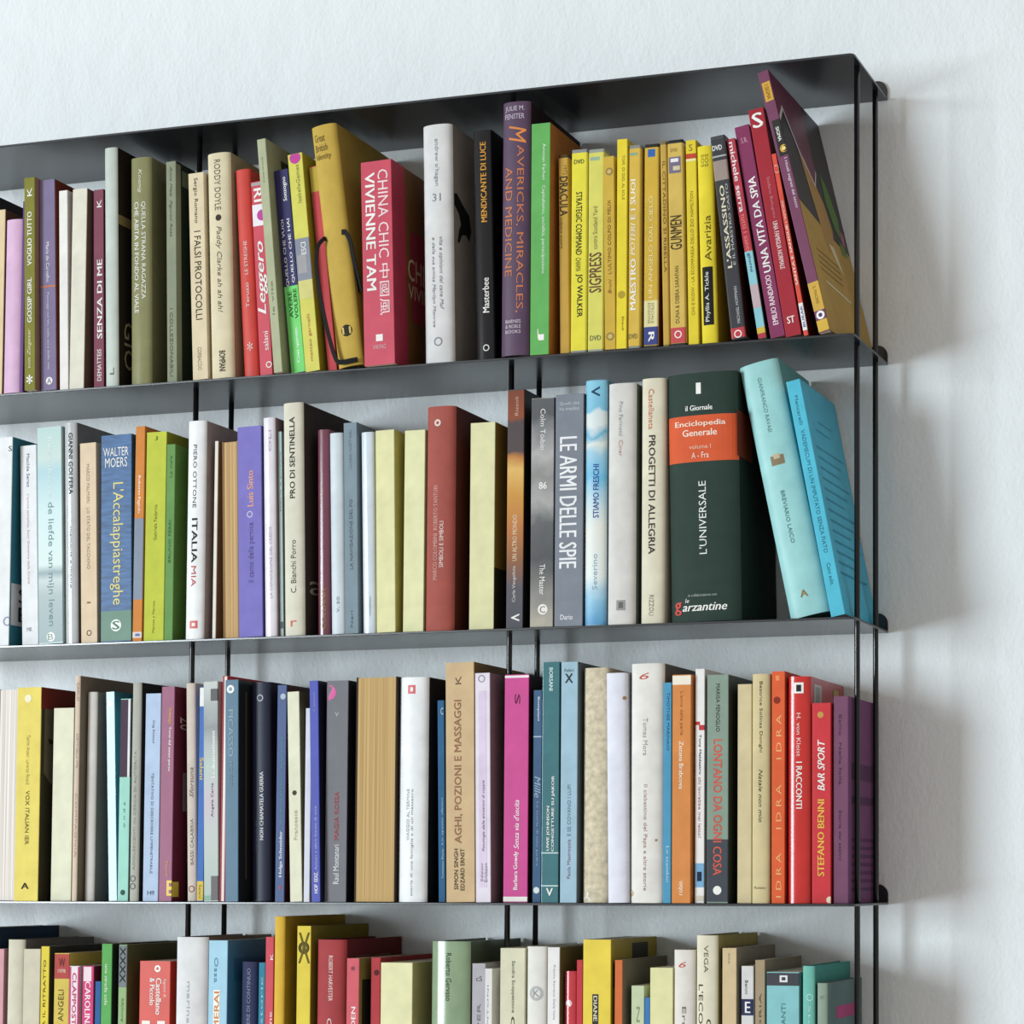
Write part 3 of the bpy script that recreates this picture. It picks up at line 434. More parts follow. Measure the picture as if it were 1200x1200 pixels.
('B',-650.0,2.6,14.2,234.2,-1.49,122.9,'h','g','e8e4ee','a08890','pinkish white rounded hardback with silver lettering, right of the lavender one',[('T', 'LA CONDIZIONE DEL CREDO', 'u', 0.5, 0.173, 0.45, 0.68, 'b0aab8'), ('T', 'OLI', 'u', 0.942, 0.844, 0.5, 0.7, 'c0a8c0')],{}),
('B',-635.0,8.0,4.6,219.7,-1.51,117.5,'p','m','b0c8c6','b0c8c6','thin pale aqua book half hidden beside a tall cream hardback, second row',[('T', 'storie e piccole', 'u', 0.901, 0.608, 0.35, 0.75, '6a8484'), ('P', 0.073, 0.04, '5a6a74', 0.2, 0.9)],{}),
('B',-627.5,3.1,23.7,248.5,-1.31,122.3,'h','m','dedac8','423834','tall cream hardback with black vertical capitals and a dark brown cover, second row',[('T', 'PRO DI SENTINELLA', 'u', 0.938, 0.588, 0.36, 0.62, '2c2a26', 'b'), ('T', 'C. Bianchi Porro', 'u', 0.409, 0.182, 0.38, 0.64, '55524a'), ('T', 'r', 'h', 0.065, 0.039, 0.35, 0.65, 'd87060'), ('CT', 'a', 'h', 0.18, 0.24, 0.1, 0.35, 'b0a898')],{}),
('B',-595.1,16,14.1,220.7,-0.91,109.5,'h','g','7c4454','7c4454','glossy wine red rounded book with olive lettering at its foot, second row',[('T', 'COLLANA', 'u', 0.231, 0.034, 0.4, 0.7, 'a08a40')],{}),
('B',-571.0,2.0,15.5,213.0,-1.44,123.5,'h','s','ccd8e0','ccd8e0','icy white book left of the slate blue one, second row',[('T', 'v. so', 'u', 0.185, 0.108, 0.45, 0.65, '8a98a4')],{}),
('B',-554.8,2.6,15.4,223.0,-1.25,122.9,'p','m','8296a2','8296a2','slate blue paperback with thin dark capitals, between two icy white books',[('T', 'LUISA NOTARI', 'u', 0.964, 0.781, 0.4, 0.6, '6a7c88'), ('T', 'LA NAVIGAZIONE DEL PO', 'u', 0.635, 0.303, 0.4, 0.62, '56666e'), ('T', 'Neri', 'u', 0.109, 0.029, 0.4, 0.6, '5a6a74')],{}),
('B',-535.6,4.6,14.8,212.4,-1.38,120.9,'h','g','d4e0ea','d4e0ea','icy white book with a mirror-like sheen, right of the slate blue one',[('T', 'nottetempo', 'u', 0.181, 0.088, 0.55, 0.7, '6a7c88')],{}),
('B',-517.9,2.1,21.6,212.6,-1.09,123.3,'p','m','e6e4ae','c4bc60','blank pale yellow paperback, leftmost of the three pale yellow ones, second row',[],{}),
('B',-490.6,7.2,23.5,211.9,0.0,118.2,'p','m','e6e6b4','d8d498','blank pale yellow paperback directly left of the terracotta hardback',[],{}),
('B',-464.5,3.0,32.5,234.6,0.0,122.5,'h','m','a8544a','5e3028','thick terracotta hardback with a round white emblem near the top, second row',[('D', 0.926, 0.42, 3.65, 'e8d8d0'), ('D', 0.926, 0.42, 1.74, 'a8544a'), ('T', 'MARCO COLOMBINI  ROBERTO TANTURI', 'u', 0.646, 0.227, 0.3, 0.45, 'd8a8a0'), ('T', 'SIMBOLI E SIMBOLI', 'u', 0.486, 0.281, 0.52, 0.66, 'f0e0da')],{}),
('B',-417.7,12.2,27.9,216.6,0.0,113.3,'p','m','e2e0ae','a88030','blank pale yellow paperback with an amber cover, right of the terracotta hardback',[('C', 0, 0.3, 0, 1, '3c382c')],{}),
('B',-374.5,9.3,18.6,248.2,0.0,116.2,'p','s','4a4a52','1e1a1a','paperback with an orange sky and dark foot on its spine, in the second row',[('Q', 0.996, 0.004, [(0, '4a4a52'), (0.17, '52505a'), (0.28, '8a5a38'), (0.42, 'b8743a'), (0.55, 'c8903c'), (0.66, 'dcb464'), (0.72, 'b87838'), (0.745, '4e4244'), (0.865, '4e4244'), (0.885, '8a4628'), (1, '7a3c22')], 0.03), ('T', 'Rizzoli', 'u', 0.969, 0.89, 0.45, 0.65, 'c8a898'), ('T', 'UN ALTRO MONDO', 'u', 0.475, 0.283, 0.35, 0.62, 'e8d8b8'), ('T', 'Carla Vangelista', 'u', 0.262, 0.112, 0.35, 0.6, 'd8d0c8'), ('T', 'V', 'd', 0.063, 0.031, 0.3, 0.8, 'f2f2ee', 'b')],{}),
('B',-346.6,6.6,25.5,237.0,0.0,118.9,'p','s','7c7e7c','7c7e7c','grey paperback with a faded portrait along its spine, second row',[('Q', 0.996, 0.005, [(0, 'b8b0a0'), (0.1, '908e88'), (0.3, '4e5054'), (0.45, '606264'), (0.55, 'a8a8a6'), (0.65, '8c8c8a'), (0.75, 'b0b0ae'), (0.85, '8e8e90'), (0.93, '56585c'), (1, '5a5c60')], 0.09), ('T', 'Colm Tóibín', 'd', 0.952, 0.773, 0.4, 0.62, 'e8e8e4'), ('T', '86', 'h', 0.632, 0.602, 0.35, 0.7, 'f0f0f0', 'b'), ('T', 'The Master', 'd', 0.275, 0.142, 0.4, 0.64, 'f0f0ec'), ('D', 0.079, 0.55, 5.39, 'eceae4'), ('T', 'C', 'h', 0.093, 0.064, 0.42, 0.66, '8a8880', 'b')],{'tex': 2}),
('B',-317.7,2.1,30.9,237.9,0.0,123.3,'p','s','7c8490','485058','grey-blue paperback with huge white capitals, second row',[('T', 'Quelli che', 'h', 0.967, 0.952, 0.15, 0.85, 'c8d0d8'), ('T', 'ha tradito', 'h', 0.945, 0.93, 0.15, 0.85, 'c8d0d8'), ('T', 'LE ARMI DELLE SPIE', 'd', 0.816, 0.248, 0.16, 0.78, 'eef0f4', 'b'), ('T', 'Dario', 'h', 0.05, 0.028, 0.22, 0.66, 'e8ecf0', 'b')],{}),
('B',-286.1,2.6,23.7,250.9,0.0,122.9,'h','s','7cbcd8','7cbcd8','sky blue hardback with clouds and waves on its spine, second row',[('Q', 0.996, 0.004, [(0, '5a9cc8'), (0.1, '8cc0dc'), (0.2, 'dfe8e6'), (0.38, 'e4e6e0'), (0.5, 'c0d8e0'), (0.6, '6cb8dc'), (0.7, '9cc8dc'), (0.75, 'dce2dc'), (0.785, '6ab0d0'), (0.82, 'dae2e2'), (0.87, 'd2e0e2'), (0.885, '7cbcd8'), (1, '84c4dc')], 0.06), ('T', 'V', 'd', 0.973, 0.931, 0.3, 0.7, '2a4868', 'b'), ('T', 'STIAMO FRESCHI', 'u', 0.655, 0.436, 0.42, 0.68, '2a4a9a', 'b'), ('T', 'Severino', 'u', 0.29, 0.144, 0.4, 0.62, '8ab0c8')],{'tex': 3}),
('B',-260.8,2.0,30.0,245.6,0.0,123.5,'h','m','d8d6d2','5e665e','plain off-white hardback with pale grey lettering, left of the cream spine with red lettering',[('T', 'Pino Farinotti', 'd', 0.923, 0.78, 0.42, 0.56, '9a9a9a'), ('T', 'Ciner', 'd', 0.763, 0.695, 0.42, 0.56, 'c8928c'), ('P', 0.1, 0.058, '9a9a9a', 0.36, 0.68), ('P', 0.092, 0.067, '6a6a6a', 0.44, 0.6)],{}),
('B',-226.1,6.4,25.2,249.6,0.0,119.1,'h','m','e0dac2','e0dac2','cream hardback with red and black capitals, left of the thick dark green volume',[('T', 'Castellaneta', 'd', 0.956, 0.791, 0.32, 0.56, 'c86848'), ('T', 'PROGETTI DI ALLEGRIA', 'd', 0.767, 0.283, 0.34, 0.62, '3a362e', 'b'), ('T', 'RIZZOLI', 'd', 0.117, 0.034, 0.38, 0.58, '8a8470')],{}),
('B',-194.1,6.4,74.1,251.5,-1.18,119.0,'h','m','2c3f38','22322c','very thick dark green encyclopedia volume with an orange band',[('P', 0.828, 0.641, 'dc5a2c'), ('T', '1', 'h', 0.959, 0.914, 0.43, 0.5, 'f2f2ee', 'b'), ('T', 'il Giornale', 'h', 0.869, 0.848, 0.27, 0.66, 'f2f2ee', 'b'), ('T', 'Enciclopedia', 'h', 0.807, 0.779, 0.11, 0.84, 'f8e4d4', 'b'), ('T', 'Generale', 'h', 0.772, 0.745, 0.22, 0.72, 'f8e4d4', 'b'), ('T', 'volume I', 'h', 0.71, 0.693, 0.32, 0.63, 'f4c8ac'), ('T', 'A - Fra', 'h', 0.679, 0.655, 0.35, 0.6, 'f8e4d4'), ('T', "L'UNIVERSALE", 'u', 0.562, 0.269, 0.44, 0.55, 'e8ece8'), ('T', 'in collaborazione con', 'h', 0.112, 0.101, 0.27, 0.68, 'b0bcb4'), ('T', 'le', 'h', 0.094, 0.077, 0.22, 0.28, 'f2f2ee', 'i'), ('T', 'g', 'h', 0.081, 0.029, 0.06, 0.17, 'd85048', 'b'), ('T', 'arzantine', 'h', 0.074, 0.043, 0.18, 0.82, 'f2f2ee', 'bi'), ('C', 0.655, 0.84, 0, 0.4, '7a3420')],{'bul': 0.09}),
('B',-71.0,15.9,41.1,262.4,-12.03,109.6,'h','s','9cd6d6','74b8b8','pale aqua hardback leaning against the thick dark green volume',[('T', 'GIANFRANCO RAVASI', 'd', 0.939, 0.724, 0.42, 0.52, '5a8a88'), ('P', 0.629, 0.592, '8a7a5c', 0.34, 0.68), ('P', 0.636, 0.616, 'c8b898', 0.42, 0.58), ('T', 'BREVIARIO LAICO', 'd', 0.491, 0.285, 0.42, 0.52, '4f7f7e'), ('T', 'A', 'h', 0.101, 0.074, 0.38, 0.58, '9a7a40', 'b')],{}),
('B',-24.5,3.4,14.6,240.2,-11.23,122.1,'p','s','4ac0dc','3cb4d4','cyan paperback with dark text on its cover, leaning at the right end, second row',[('T', 'Mencarelli', 'd', 0.935, 0.81, 0.38, 0.62, '2a7890'), ('T', 'VADEMECUM DI UN IMPUTATO SENZA FIATO', 'd', 0.788, 0.265, 0.36, 0.64, '2a7890'), ('T', 'Cato edit.', 'd', 0.222, 0.128, 0.38, 0.64, '2a7890'), ('C', 0.8, 0.806, 0.2, 0.6, '2f8fae'), ('C', 0.845, 0.85, 0.3, 0.7, '2f8fae'), ('C', 0.72, 0.728, 0.12, 0.9, '2e94b4'), ('C', 0.6749999999999999, 0.6829999999999999, 0.12, 0.78, '2e94b4'), ('C', 0.63, 0.638, 0.12, 0.66, '2e94b4'), ('C', 0.585, 0.593, 0.12, 0.9, '2e94b4'), ('C', 0.54, 0.548, 0.12, 0.78, '2e94b4'), ('C', 0.495, 0.503, 0.12, 0.66, '2e94b4'), ('C', 0.44999999999999996, 0.45799999999999996, 0.12, 0.9, '2e94b4'), ('C', 0.40499999999999997, 0.413, 0.12, 0.78, '2e94b4'), ('C', 0.36, 0.368, 0.12, 0.66, '2e94b4'), ('C', 0.315, 0.323, 0.12, 0.9, '2e94b4'), ('C', 0.27, 0.278, 0.12, 0.78, '2e94b4'), ('C', 0.22499999999999998, 0.23299999999999998, 0.12, 0.66, '2e94b4'), ('C', 0.17999999999999994, 0.18799999999999994, 0.12, 0.9, '2e94b4')],{}),
('C',-978.8,3.1,25.1,232.0,0.0,122.3,'f','m','e8e2de','d8d0c8','book with pale page edges facing out, left end of the third row',[],{}),
('C',-953.0,0.9,30.3,233.1,0.0,124.6,'p','m','ecd964','3c3828','bright yellow paperback with a dark portrait cover, left part of the third row',[('C', 0.9, 1, 0, 1, '7a2a22'), ('G', '6a6650', [(0.05, 0.9), (0.05, 0.6), (0.14, 0.55), (0.28, 0.56), (0.4, 0.62), (0.42, 0.75), (0.36, 0.86), (0.22, 0.9)]), ('G', '2c2a22', [(0.1, 0.76), (0.2, 0.755), (0.22, 0.74), (0.12, 0.735)]), ('C', 0.1, 0.2, 0.2, 0.5, 'c8b430'), ('D', 0.948, 0.45, 4.35, 'f6f0d0'), ('T', 'Tamim Ansari  Lorenzo Rinaldi', 'd', 0.776, 0.543, 0.42, 0.56, 'b0a048'), ('T', 'VOX ITALIAN IER', 'd', 0.515, 0.263, 0.42, 0.58, '6a6028'), ('T', 'A', 'h', 0.084, 0.056, 0.3, 0.62, '2a2818', 'b')],{}),
('C',-913.5,10.3,25.9,210.4,0.0,115.2,'p','m','eaeace','eaeace','blank pale cream paperback right of the bright yellow one, third row',[],{}),
('C',-881.8,3.0,6.4,244.5,0.0,122.4,'h','m','dcc8b4','8a7c6c','slim tall beige book with a grey-brown cover, left part of the third row',[('T', 'CARLO', 'd', 0.97, 0.887, 0.4, 0.8, '8a7868'), ('T', 'SCRITTI DELLA VITA', 'd', 0.742, 0.59, 0.4, 0.8, '9a8878'), ('T', 'COMPAGNIA', 'd', 0.477, 0.193, 0.4, 0.75, 'd09a90')],{}),
('C',-872.8,12,12.3,227.3,0.0,113.5,'h','m','d2cfca','8c8c82','light grey rounded book left of the glossy teal one, third row',[],{}),
('C',-843.2,14,11.2,227.1,-1.94,111.5,'p','g','3f7e96','3f7e96','glossy teal slim paperback with a white glare, third row',[('P', 0.956, 0.931, 'c8dce0', 0.3, 0.7)],{}),
('C',-827.9,8,13.2,218.5,0.0,117.5,'p','m','a4e0d0','a4e0d0','aqua paperback with a dark purple upper half, third row',[('P', 0.996, 0.612, '4c3a4c'), ('P', 0.996, 0.612, 'ece8ec', 0.74, 0.95), ('T', 'o n d a', 'u', 0.489, 0.363, 0.4, 0.6, '5aa090'), ('D', 0.043, 0.5, 2.96, '3a5a54')],{}),
('C',-809.7,2.3,11.0,235.2,0.0,123.2,'h','m','b2b4aa','26282a','tall slim grey book with debossed lettering, left of the pale blue one',[('T', 'ADOLESCENTI IN CERCA DI AUTORITA', 'u', 0.687, 0.141, 0.35, 0.6, '8e9086'), ('R', 0.103, 0.4, 3.48, '60625a'), ('R', 0.068, 0.4, 3.48, '60625a')],{}),
('C',-795.2,5.8,18.9,223.2,0.0,119.7,'p','m','b8cdea','b8cdea','pale blue paperback with fine dark lettering and a number at its foot',[('T', 'Dag Solstad', 'd', 0.869, 0.761, 0.45, 0.62, '5a6a84'), ('T', 'TENTATIVO DI DESCRIVERE LIMPENETRABILE', 'd', 0.617, 0.133, 0.45, 0.6, '5a6a84'), ('T', '149', 'h', 0.051, 0.03, 0.3, 0.75, '6a7a94', 'b')],{}),
('C',-775.1,5,16.0,230.1,0.0,120.5,'p','s','96466e','6a2438','burgundy paperback with yellow square letters at its foot, left of the left rod, third row',[('T', 'Solange', 'd', 0.901, 0.825, 0.55, 0.8, 'e0b048', 'b'), ('T', 'Torni dal senso perso', 'd', 0.813, 0.605, 0.55, 0.78, 'f2f2ee', 'b'), ('T', 'Einaudi', 'd', 0.184, 0.117, 0.5, 0.7, 'd8b060'), ('P', 0.097, 0.026, 'e8c83c', 0.6, 1.0), ('P', 0.085, 0.069, '96466e', 0.78, 1.0), ('P', 0.053, 0.037, '96466e', 0.78, 1.0), ('C', 0.02, 0.09, 0.0, 0.1, 'e8c83c'), ('C', 0.42, 0.6, 0.14, 0.3, '8a7a7c'), ('CT', '20', 'd', 0.8, 0.86, 0.08, 0.3, 'c8a8b0')],{}),
('C',-744.7,11.5,11.4,233.7,-1.38,114.0,'h','m','d6c8bc','d6c8bc','slim beige book right of the left rod, third row',[('T', 'Sfortuna', 'u', 0.612, 0.474, 0.35, 0.75, '7a6a60', 'i'), ('T', 'BASSI CALABRIA', 'u', 0.377, 0.166, 0.4, 0.72, '8a7c72'), ('R', 0.056, 0.5, 3.65, 'a05a48')],{}),
('C',-727.3,3,7.7,228.6,0.0,122.5,'p','m','4a78c4','4a78c4','thin blue paperback with a white top and a yellow foot, third row',[('P', 0.996, 0.909, 'f0f0f0'), ('T', 'Salani', 'd', 0.67, 0.566, 0.2, 0.8, 'e0c868', 'b'), ('P', 0.094, 0.004, 'e2c44c'), ('T', 'Salani', 'd', 0.078, 0.014, 0.3, 0.75, '7a6420')],{}),
('C',-714.5,-3.2,17.4,233.4,-1.1,128.7,'p','s','b6c2bc','b6c2bc','grey picture-printed paperback left of the coral edged large book',[('Q', 0.996, 0.004, [(0, '7aa890'), (0.03, 'a8b8b0'), (0.3, 'b8c0bc'), (0.45, 'c0b4be'), (0.6, 'b0c0ba'), (0.7, 'a8aeae'), (0.8, '84898c'), (0.9, 'a4aaaa'), (1, 'c0c6c4')], 0.06), ('P', 0.966, 0.911, '44464a', 0.5, 1), ('T', 'La diciassettenne', 'u', 0.775, 0.561, 0.55, 0.8, 'f4f4f0', 'b'), ('T', 'Angela Carta', 'u', 0.537, 0.382, 0.5, 0.72, '5a625e'), ('P', 0.115, 0.004, '585054', 0.5, 1), ('P', 0.026, 0.004, '7aa890', 0, 0.5)],{}),
('C',-696.3,-2.0,5.6,239.3,0.0,127.5,'f','m','eeeae8','d8505c','large book with a coral red cover and white page edges, in the third row',[],{}),
('C',-687.3,-6.5,15.8,234.2,-0.81,132.0,'p','s','47708c','232a30','steel blue paperback with pale capitals down its spine, third row',[('D', 0.958, 0.4, 4.35, 'f0f2f0'), ('D', 0.958, 0.4, 2.17, '8098a8'), ('T', 'PICASSO', 'd', 0.865, 0.653, 0.25, 0.62, '9cb4c0'), ('T', 'PICASSO', 'd', 0.63, 0.518, 0.3, 0.55, '88a4b4'), ('C', 0.1, 0.95, 0.1, 0.12, '6a5040'), ('C', 0.2, 0.7, 0.4, 0.42, '5a4038')],{}),
('C',-666.3,9.5,22.9,232.4,-1.02,116.0,'h','s','272c44','272c44','rounded dark navy book with a white ring near the top, third row',[('R', 0.928, 0.5, 3.65, 'c8ccd8'), ('T', 'NON CHIAMATELA GUERRA', 'u', 0.59, 0.279, 0.48, 0.66, 'e4e6ee', 'b'), ('T', 'LUCA DEL RE', 'u', 0.368, 0.228, 0.24, 0.38, '5a6078')],{}),
('C',-632.1,0,11.1,227.9,0.0,125.5,'p','s','304c84','4a2022','slim royal blue paperback with turquoise lettering and a silver emblem, third row',[('D', 0.947, 0.6, 3.13, 'a8b8c8'), ('T', 'Il rogo di Berlino e la speranza', 'u', 0.756, 0.361, 0.4, 0.75, '5aa0a8', 'i'), ('T', 'Helga Schneider', 'u', 0.326, 0.114, 0.4, 0.8, 'e4ecf4', 'b'), ('T', 'v', 'h', 0.074, 0.055, 0.4, 0.7, 'd86050')],{}),
('C',-613.5,-0.8,14.0,220.4,-1.74,126.3,'p','m','e6e6cc','6a6850','ivory slim paperback with a tiny dark emblem halfway up, third row',[('D', 0.517, 0.5, 2.61, '4a4438'), ('T', 'Francesca', 'u', 0.434, 0.292, 0.4, 0.7, 'b0ae94')],{}),
('C',-598.7,0.5,7.0,202.8,0.0,125.0,'p','m','dcdfee','dcdfee','thin blank bluish white paperback left of the cobalt spine',[],{}),
('C',-586.2,-4.8,10.4,231.0,-1.41,130.2,'p','s','3a44b0','20223a','slim cobalt blue paperback with white lettering at its foot, third row',[('T', 'Cantieri', 'u', 0.947, 0.861, 0.4, 0.65, '98a0e0'), ('T', 'Amori e altre forme di sete', 'u', 0.432, 0.143, 0.4, 0.7, 'b0b8e8'), ('T', 'HOP  EDIZ.', 'u', 0.135, 0.039, 0.35, 0.75, 'f2f2ee', 'b')],{}),
('C',-575.2,2.0,25.3,231.2,0.0,123.5,'p','s','66666e','242430','dark grey paperback with a magenta disc at the top, third row',[('D', 0.946, 0.12, 7.83, 'd8489a'), ('T', 'V', 'h', 0.857, 0.838, 0.4, 0.58, 'c8c8cc'), ('T', 'MAGIA ROSSA', 'u', 0.497, 0.278, 0.42, 0.62, 'a84850', 'b'), ('T', 'Raul Montanari', 'u', 0.258, 0.081, 0.4, 0.66, 'e4e4e6'), ('C', 0, 0.62, 0.2, 0.9, '6a5030')],{}),
('C',-540.5,2,46.6,233.8,0.0,123.5,'f','m','c4a674','3a3028','thick book with tan page edges facing out, widest in the third row',[],{}),
('C',-493.0,3.0,33.0,232.7,0.0,122.5,'h','s','eceff2','222226','white hardback with a small red square emblem and a black cover, third row',[('P', 0.965, 0.926, 'd86068', 0.34, 0.6), ('P', 0.955, 0.936, 'f0e4e6', 0.42, 0.52), ('T', 'VIAGGIO AL TERMINE', 'u', 0.502, 0.274, 0.33, 0.43, 'a8aab0'), ('T', 'storia di una famiglia e di un massacro', 'u', 0.502, 0.028, 0.48, 0.58, '909298'), ('C', 0.2, 0.62, 0.35, 0.6, '4a3428')],{}),
('C',-448.1,10,7.7,208.4,-0.99,115.5,'p','m','2f6490','2f6490','slim blue paperback squeezed left of the tall tan one with brown letters',[('T', 'Tommaso Pincio', 'u', 0.263, 0.116, 0.5, 0.8, 'a8d0e8'), ('T', 'Lo spazio sfinito', 'u', 0.517, 0.285, 0.5, 0.8, 'a8d0e8'), ('T', 'C', 'h', 0.963, 0.929, 0.5, 0.9, 'c8dce8')],{}),
('C',-435.5,2.3,32.1,246.3,-0.8,123.2,'p','m','d2b58a','8a6c4a','tall tan paperback with large brown capitals, left of the middle rod, third row',[('T', 'K', 'u', 0.943, 0.908, 0.35, 0.55, '6a5a44'), ('T', 'AGHI, POZIONI E MASSAGGI', 'u', 0.843, 0.244, 0.3, 0.58, '9a6a4a', 'b'), ('T', 'SIMON SINGH', 'u', 0.222, 0.052, 0.28, 0.42, '4a3c2c', 'b'), ('T', 'EDZARD ERNST', 'u', 0.222, 0.048, 0.5, 0.64, '4a3c2c', 'b')],{}),
('C',-402.9,3.2,16.7,234.9,-0.77,122.3,'p','m','e8e0ee','9a7684','lilac white paperback with small black lettering, left of the magenta one',[('R', 0.975, 0.45, 3.91, '9a98a8'), ('P', 0.922, 0.066, 'e0cfe8', 0.25, 0.75), ('T', 'Psicologia delle emozioni di coppia', 'u', 0.53, 0.221, 0.45, 0.66, '3a3648', 'i'), ('T', 'Edizioni', 'u', 0.169, 0.092, 0.35, 0.5, '6a6478'), ('T', 'Erickson', 'u', 0.169, 0.088, 0.58, 0.78, '6a6478')],{}),
('C',-375.7,9.9,27.0,233.0,0.0,115.6,'p','s','cf3a90','3a1a20','magenta paperback with white ends, right of the middle rod, third row',[('P', 0.996, 0.986, 'f0e8ea'), ('P', 0.025, 0.004, 'f0ece6'), ('T', 'S', 'd', 0.914, 0.869, 0.42, 0.64, '6a2048'), ('T', "Senza via d'uscita", 'u', 0.448, 0.234, 0.42, 0.64, 'f8e0ee', 'bi'), ('T', 'Barbara Gowdy', 'u', 0.223, 0.055, 0.42, 0.64, 'f2f2ee', 'b')],{}),
('C',-345.4,14,9.4,216.8,0.0,111.5,'p','m','48688c','48688c','slim denim blue paperback with a white emblem at its foot, beside the glossy teal one',[('T', 'Bompiani', 'd', 0.968, 0.855, 0.45, 0.75, 'e4ecf2', 'b'), ('P', 0.783, 0.777, 'b8c8d8'), ('T', 'Mille', 'd', 0.593, 0.493, 0.2, 0.9, 'a8c0d8', 'i'), ('T', 'La storia di mio padre', 'd', 0.473, 0.171, 0.4, 0.7, '9ab4cc'), ('D', 0.057, 0.5, 3.3, 'e4ece8')],{}),
('C',-330.4,2.6,18.7,244.2,0.0,122.9,'p','g','3f7880','3f7880','glossy deep teal paperback with white boxed capitals, right of the middle rod, third row',[('T', 'BORSANI', 'd', 0.976, 0.88, 0.4, 0.62, 'd8ecec', 'b'), ('T', 'UWE JOHNSON', 'u', 0.4, 0.215, 0.3, 0.5, 'f2f2ee', 'b'), ('T', 'CONGETTURE SU JAKOB', 'u', 0.524, 0.212, 0.58, 0.78, 'f2f2ee', 'b'), ('P', 0.208, 0.203, 'c8e0e0'), ('P', 0.072, 0.067, 'c8e0e0'), ('T', 'V', 'h', 0.06, 0.028, 0.3, 0.7, 'f2f2ee', 'b')],{}),
('C',-309.6,2.1,18.1,243.6,0.0,123.3,'p','m','a2c4d6','66747a','light blue paperback with a dark bird emblem at the top, third row',[('T', 'Feltri', 'h', 0.972, 0.958, 0.2, 0.75, '4a5a64'), ('T', 'X', 'h', 0.951, 0.912, 0.22, 0.72, '2c3a40', 'b'), ('T', 'E SE COVANO I LUPI', 'u', 0.488, 0.276, 0.42, 0.62, '6a8494'), ('T', 'Paola Mastrocola', 'u', 0.262, 0.099, 0.42, 0.62, '8a6480')],{}),
('C',-287.7,6.2,27.7,237.3,0.0,119.3,'h','m','d9cdb0','d9cdb0','thick mottled beige book with a torn lower corner, third row',[('D', 0.036, 0.08, 5.22, 'f0ece0'), ('D', 0.008, 0.2, 4.35, 'f0ece0')],{'tex': 4}),
('C',-256.2,-2.8,21.9,230.5,-0.79,128.3,'h','m','e2e4f2','e2e4f2','blank lilac-white rounded book with a rust spot, third row',[('D', 0.889, 0.9, 1.91, 'b08858')],{}),
('C',-233.7,-0.9,35.4,239.5,0.0,126.4,'h','m','e6e4de','686660','thick off-white stained hardback with a red curl at the top, third row',[('T', '6', 'h', 0.961, 0.933, 0.28, 0.58, 'c85048', 'i'), ('T', 'Tomas Mora', 'd', 0.771, 0.614, 0.4, 0.54, 'a8a098'), ('T', 'Il ciabattino del Papa e altre storie', 'd', 0.493, 0.051, 0.4, 0.54, 'b08a88'), ('D', 0.04, 0.02, 3.48, 'c8b48c'), ('D', 0.261, 0.8, 1.3, 'a8946c')],{}),
('C',-197.7,0.0,8.1,219.7,0.0,125.5,'p','m','4c9cc4','4c9cc4','slim sky blue book half hidden left of the orange paperback, third row',[('T', 'TIMOTHEE MARINAIO', 'd', 0.954, 0.69, 0.4, 0.75, '204c68'), ('T', 'Lo scambio', 'd', 0.257, 0.094, 0.4, 0.75, 'c8e4f0')],{}),
('C',-189.0,0.8,19.8,227.3,0.0,124.7,'p','m','dc8c46','dc8c46','orange paperback with a white top band, third row',[('P', 0.996, 0.956, 'f2eada'), ('T', "L'anno delle perle", 'd', 0.926, 0.734, 0.38, 0.6, 'a85e28'), ('T', 'Zuzana Brabcova', 'd', 0.708, 0.498, 0.38, 0.62, 'f8e4cc', 'b'), ('T', 'robin', 'u', 0.095, 0.035, 0.35, 0.6, 'fff0dc')],{}),
('C',-166.5,6.0,9.9,233.2,0.0,119.5,'p','m','eeecea','eeecea','white slim paperback with a red slash and a blue foot, third row',[('T', 'Tony Maldestro', 'd', 0.719, 0.547, 0.35, 0.65, '2c3448', 'b'), ('T', 'chi lavrebbe mai letto!', 'd', 0.536, 0.278, 0.35, 0.65, 'a84a50'), ('P', 0.774, 0.759, 'c83840', 0, 0.5), ('P', 0.759, 0.737, 'c83840', 0.4, 1), ('P', 0.169, 0.067, '7cb0d8'), ('P', 0.133, 0.093, '242c48', 0.25, 0.75), ('P', 0.031, 0.009, 'd8d0c0')],{}),
('C',-153.0,3.3,22.3,226.6,0.0,122.2,'p','s','869c8c','3a4038','sage green paperback with red brush capitals and a dark foot, third row',[('P', 0.278, 0.006, '3c424c'), ('T', 'MARISA FENOGLIO', 'd', 0.96, 0.749, 0.42, 0.6, '2c3430'), ('T', 'LONTANO DA OGNI COSA', 'd', 0.716, 0.121, 0.3, 0.7, 'd85a48', 'b'), ('D', 0.056, 0.5, 4.35, 'eef0ec')],{}),
('C',-122.7,8.5,14.7,216.9,0.0,117.0,'p','m','d8c89c','d8c89c','plain straw coloured book left of the cream one with black lettering, third row',[],{}),
('C',-106.2,3.1,18.1,226.2,0.0,122.3,'h','m','d4c494','d4c494','cream hardback with thin black italic lettering, left of the orange spine, third row',[('T', 'Beatrice Solinas Donghi', 'd', 0.967, 0.657, 0.4, 0.62, '4a4430'), ('T', 'Natale non mio', 'd', 0.582, 0.352, 0.4, 0.62, '4a4430', 'i'), ('T', 'Mondadori', 'h', 0.073, 0.062, 0.15, 0.8, '8a7c50')],{}),
('C',-86.1,5,13.6,228.4,0.0,120.5,'p','m','e4602e','c83c24','orange paperback with pale repeated capitals, leftmost of the red group, third row',[('T', 'I D R A', 'u', 0.812, 0.62, 0.35, 0.75, 'f4b070'), ('T', 'I D R A', 'u', 0.51, 0.319, 0.35, 0.75, 'f4b070'), ('T', 'I D R A', 'u', 0.216, 0.025, 0.35, 0.75, 'f4b070'), ('D', 0.875, 0.4, 3.48, '8a3018'), ('P', 0.982, 0.96, 'f09050', 0.3, 0.6)],{}),
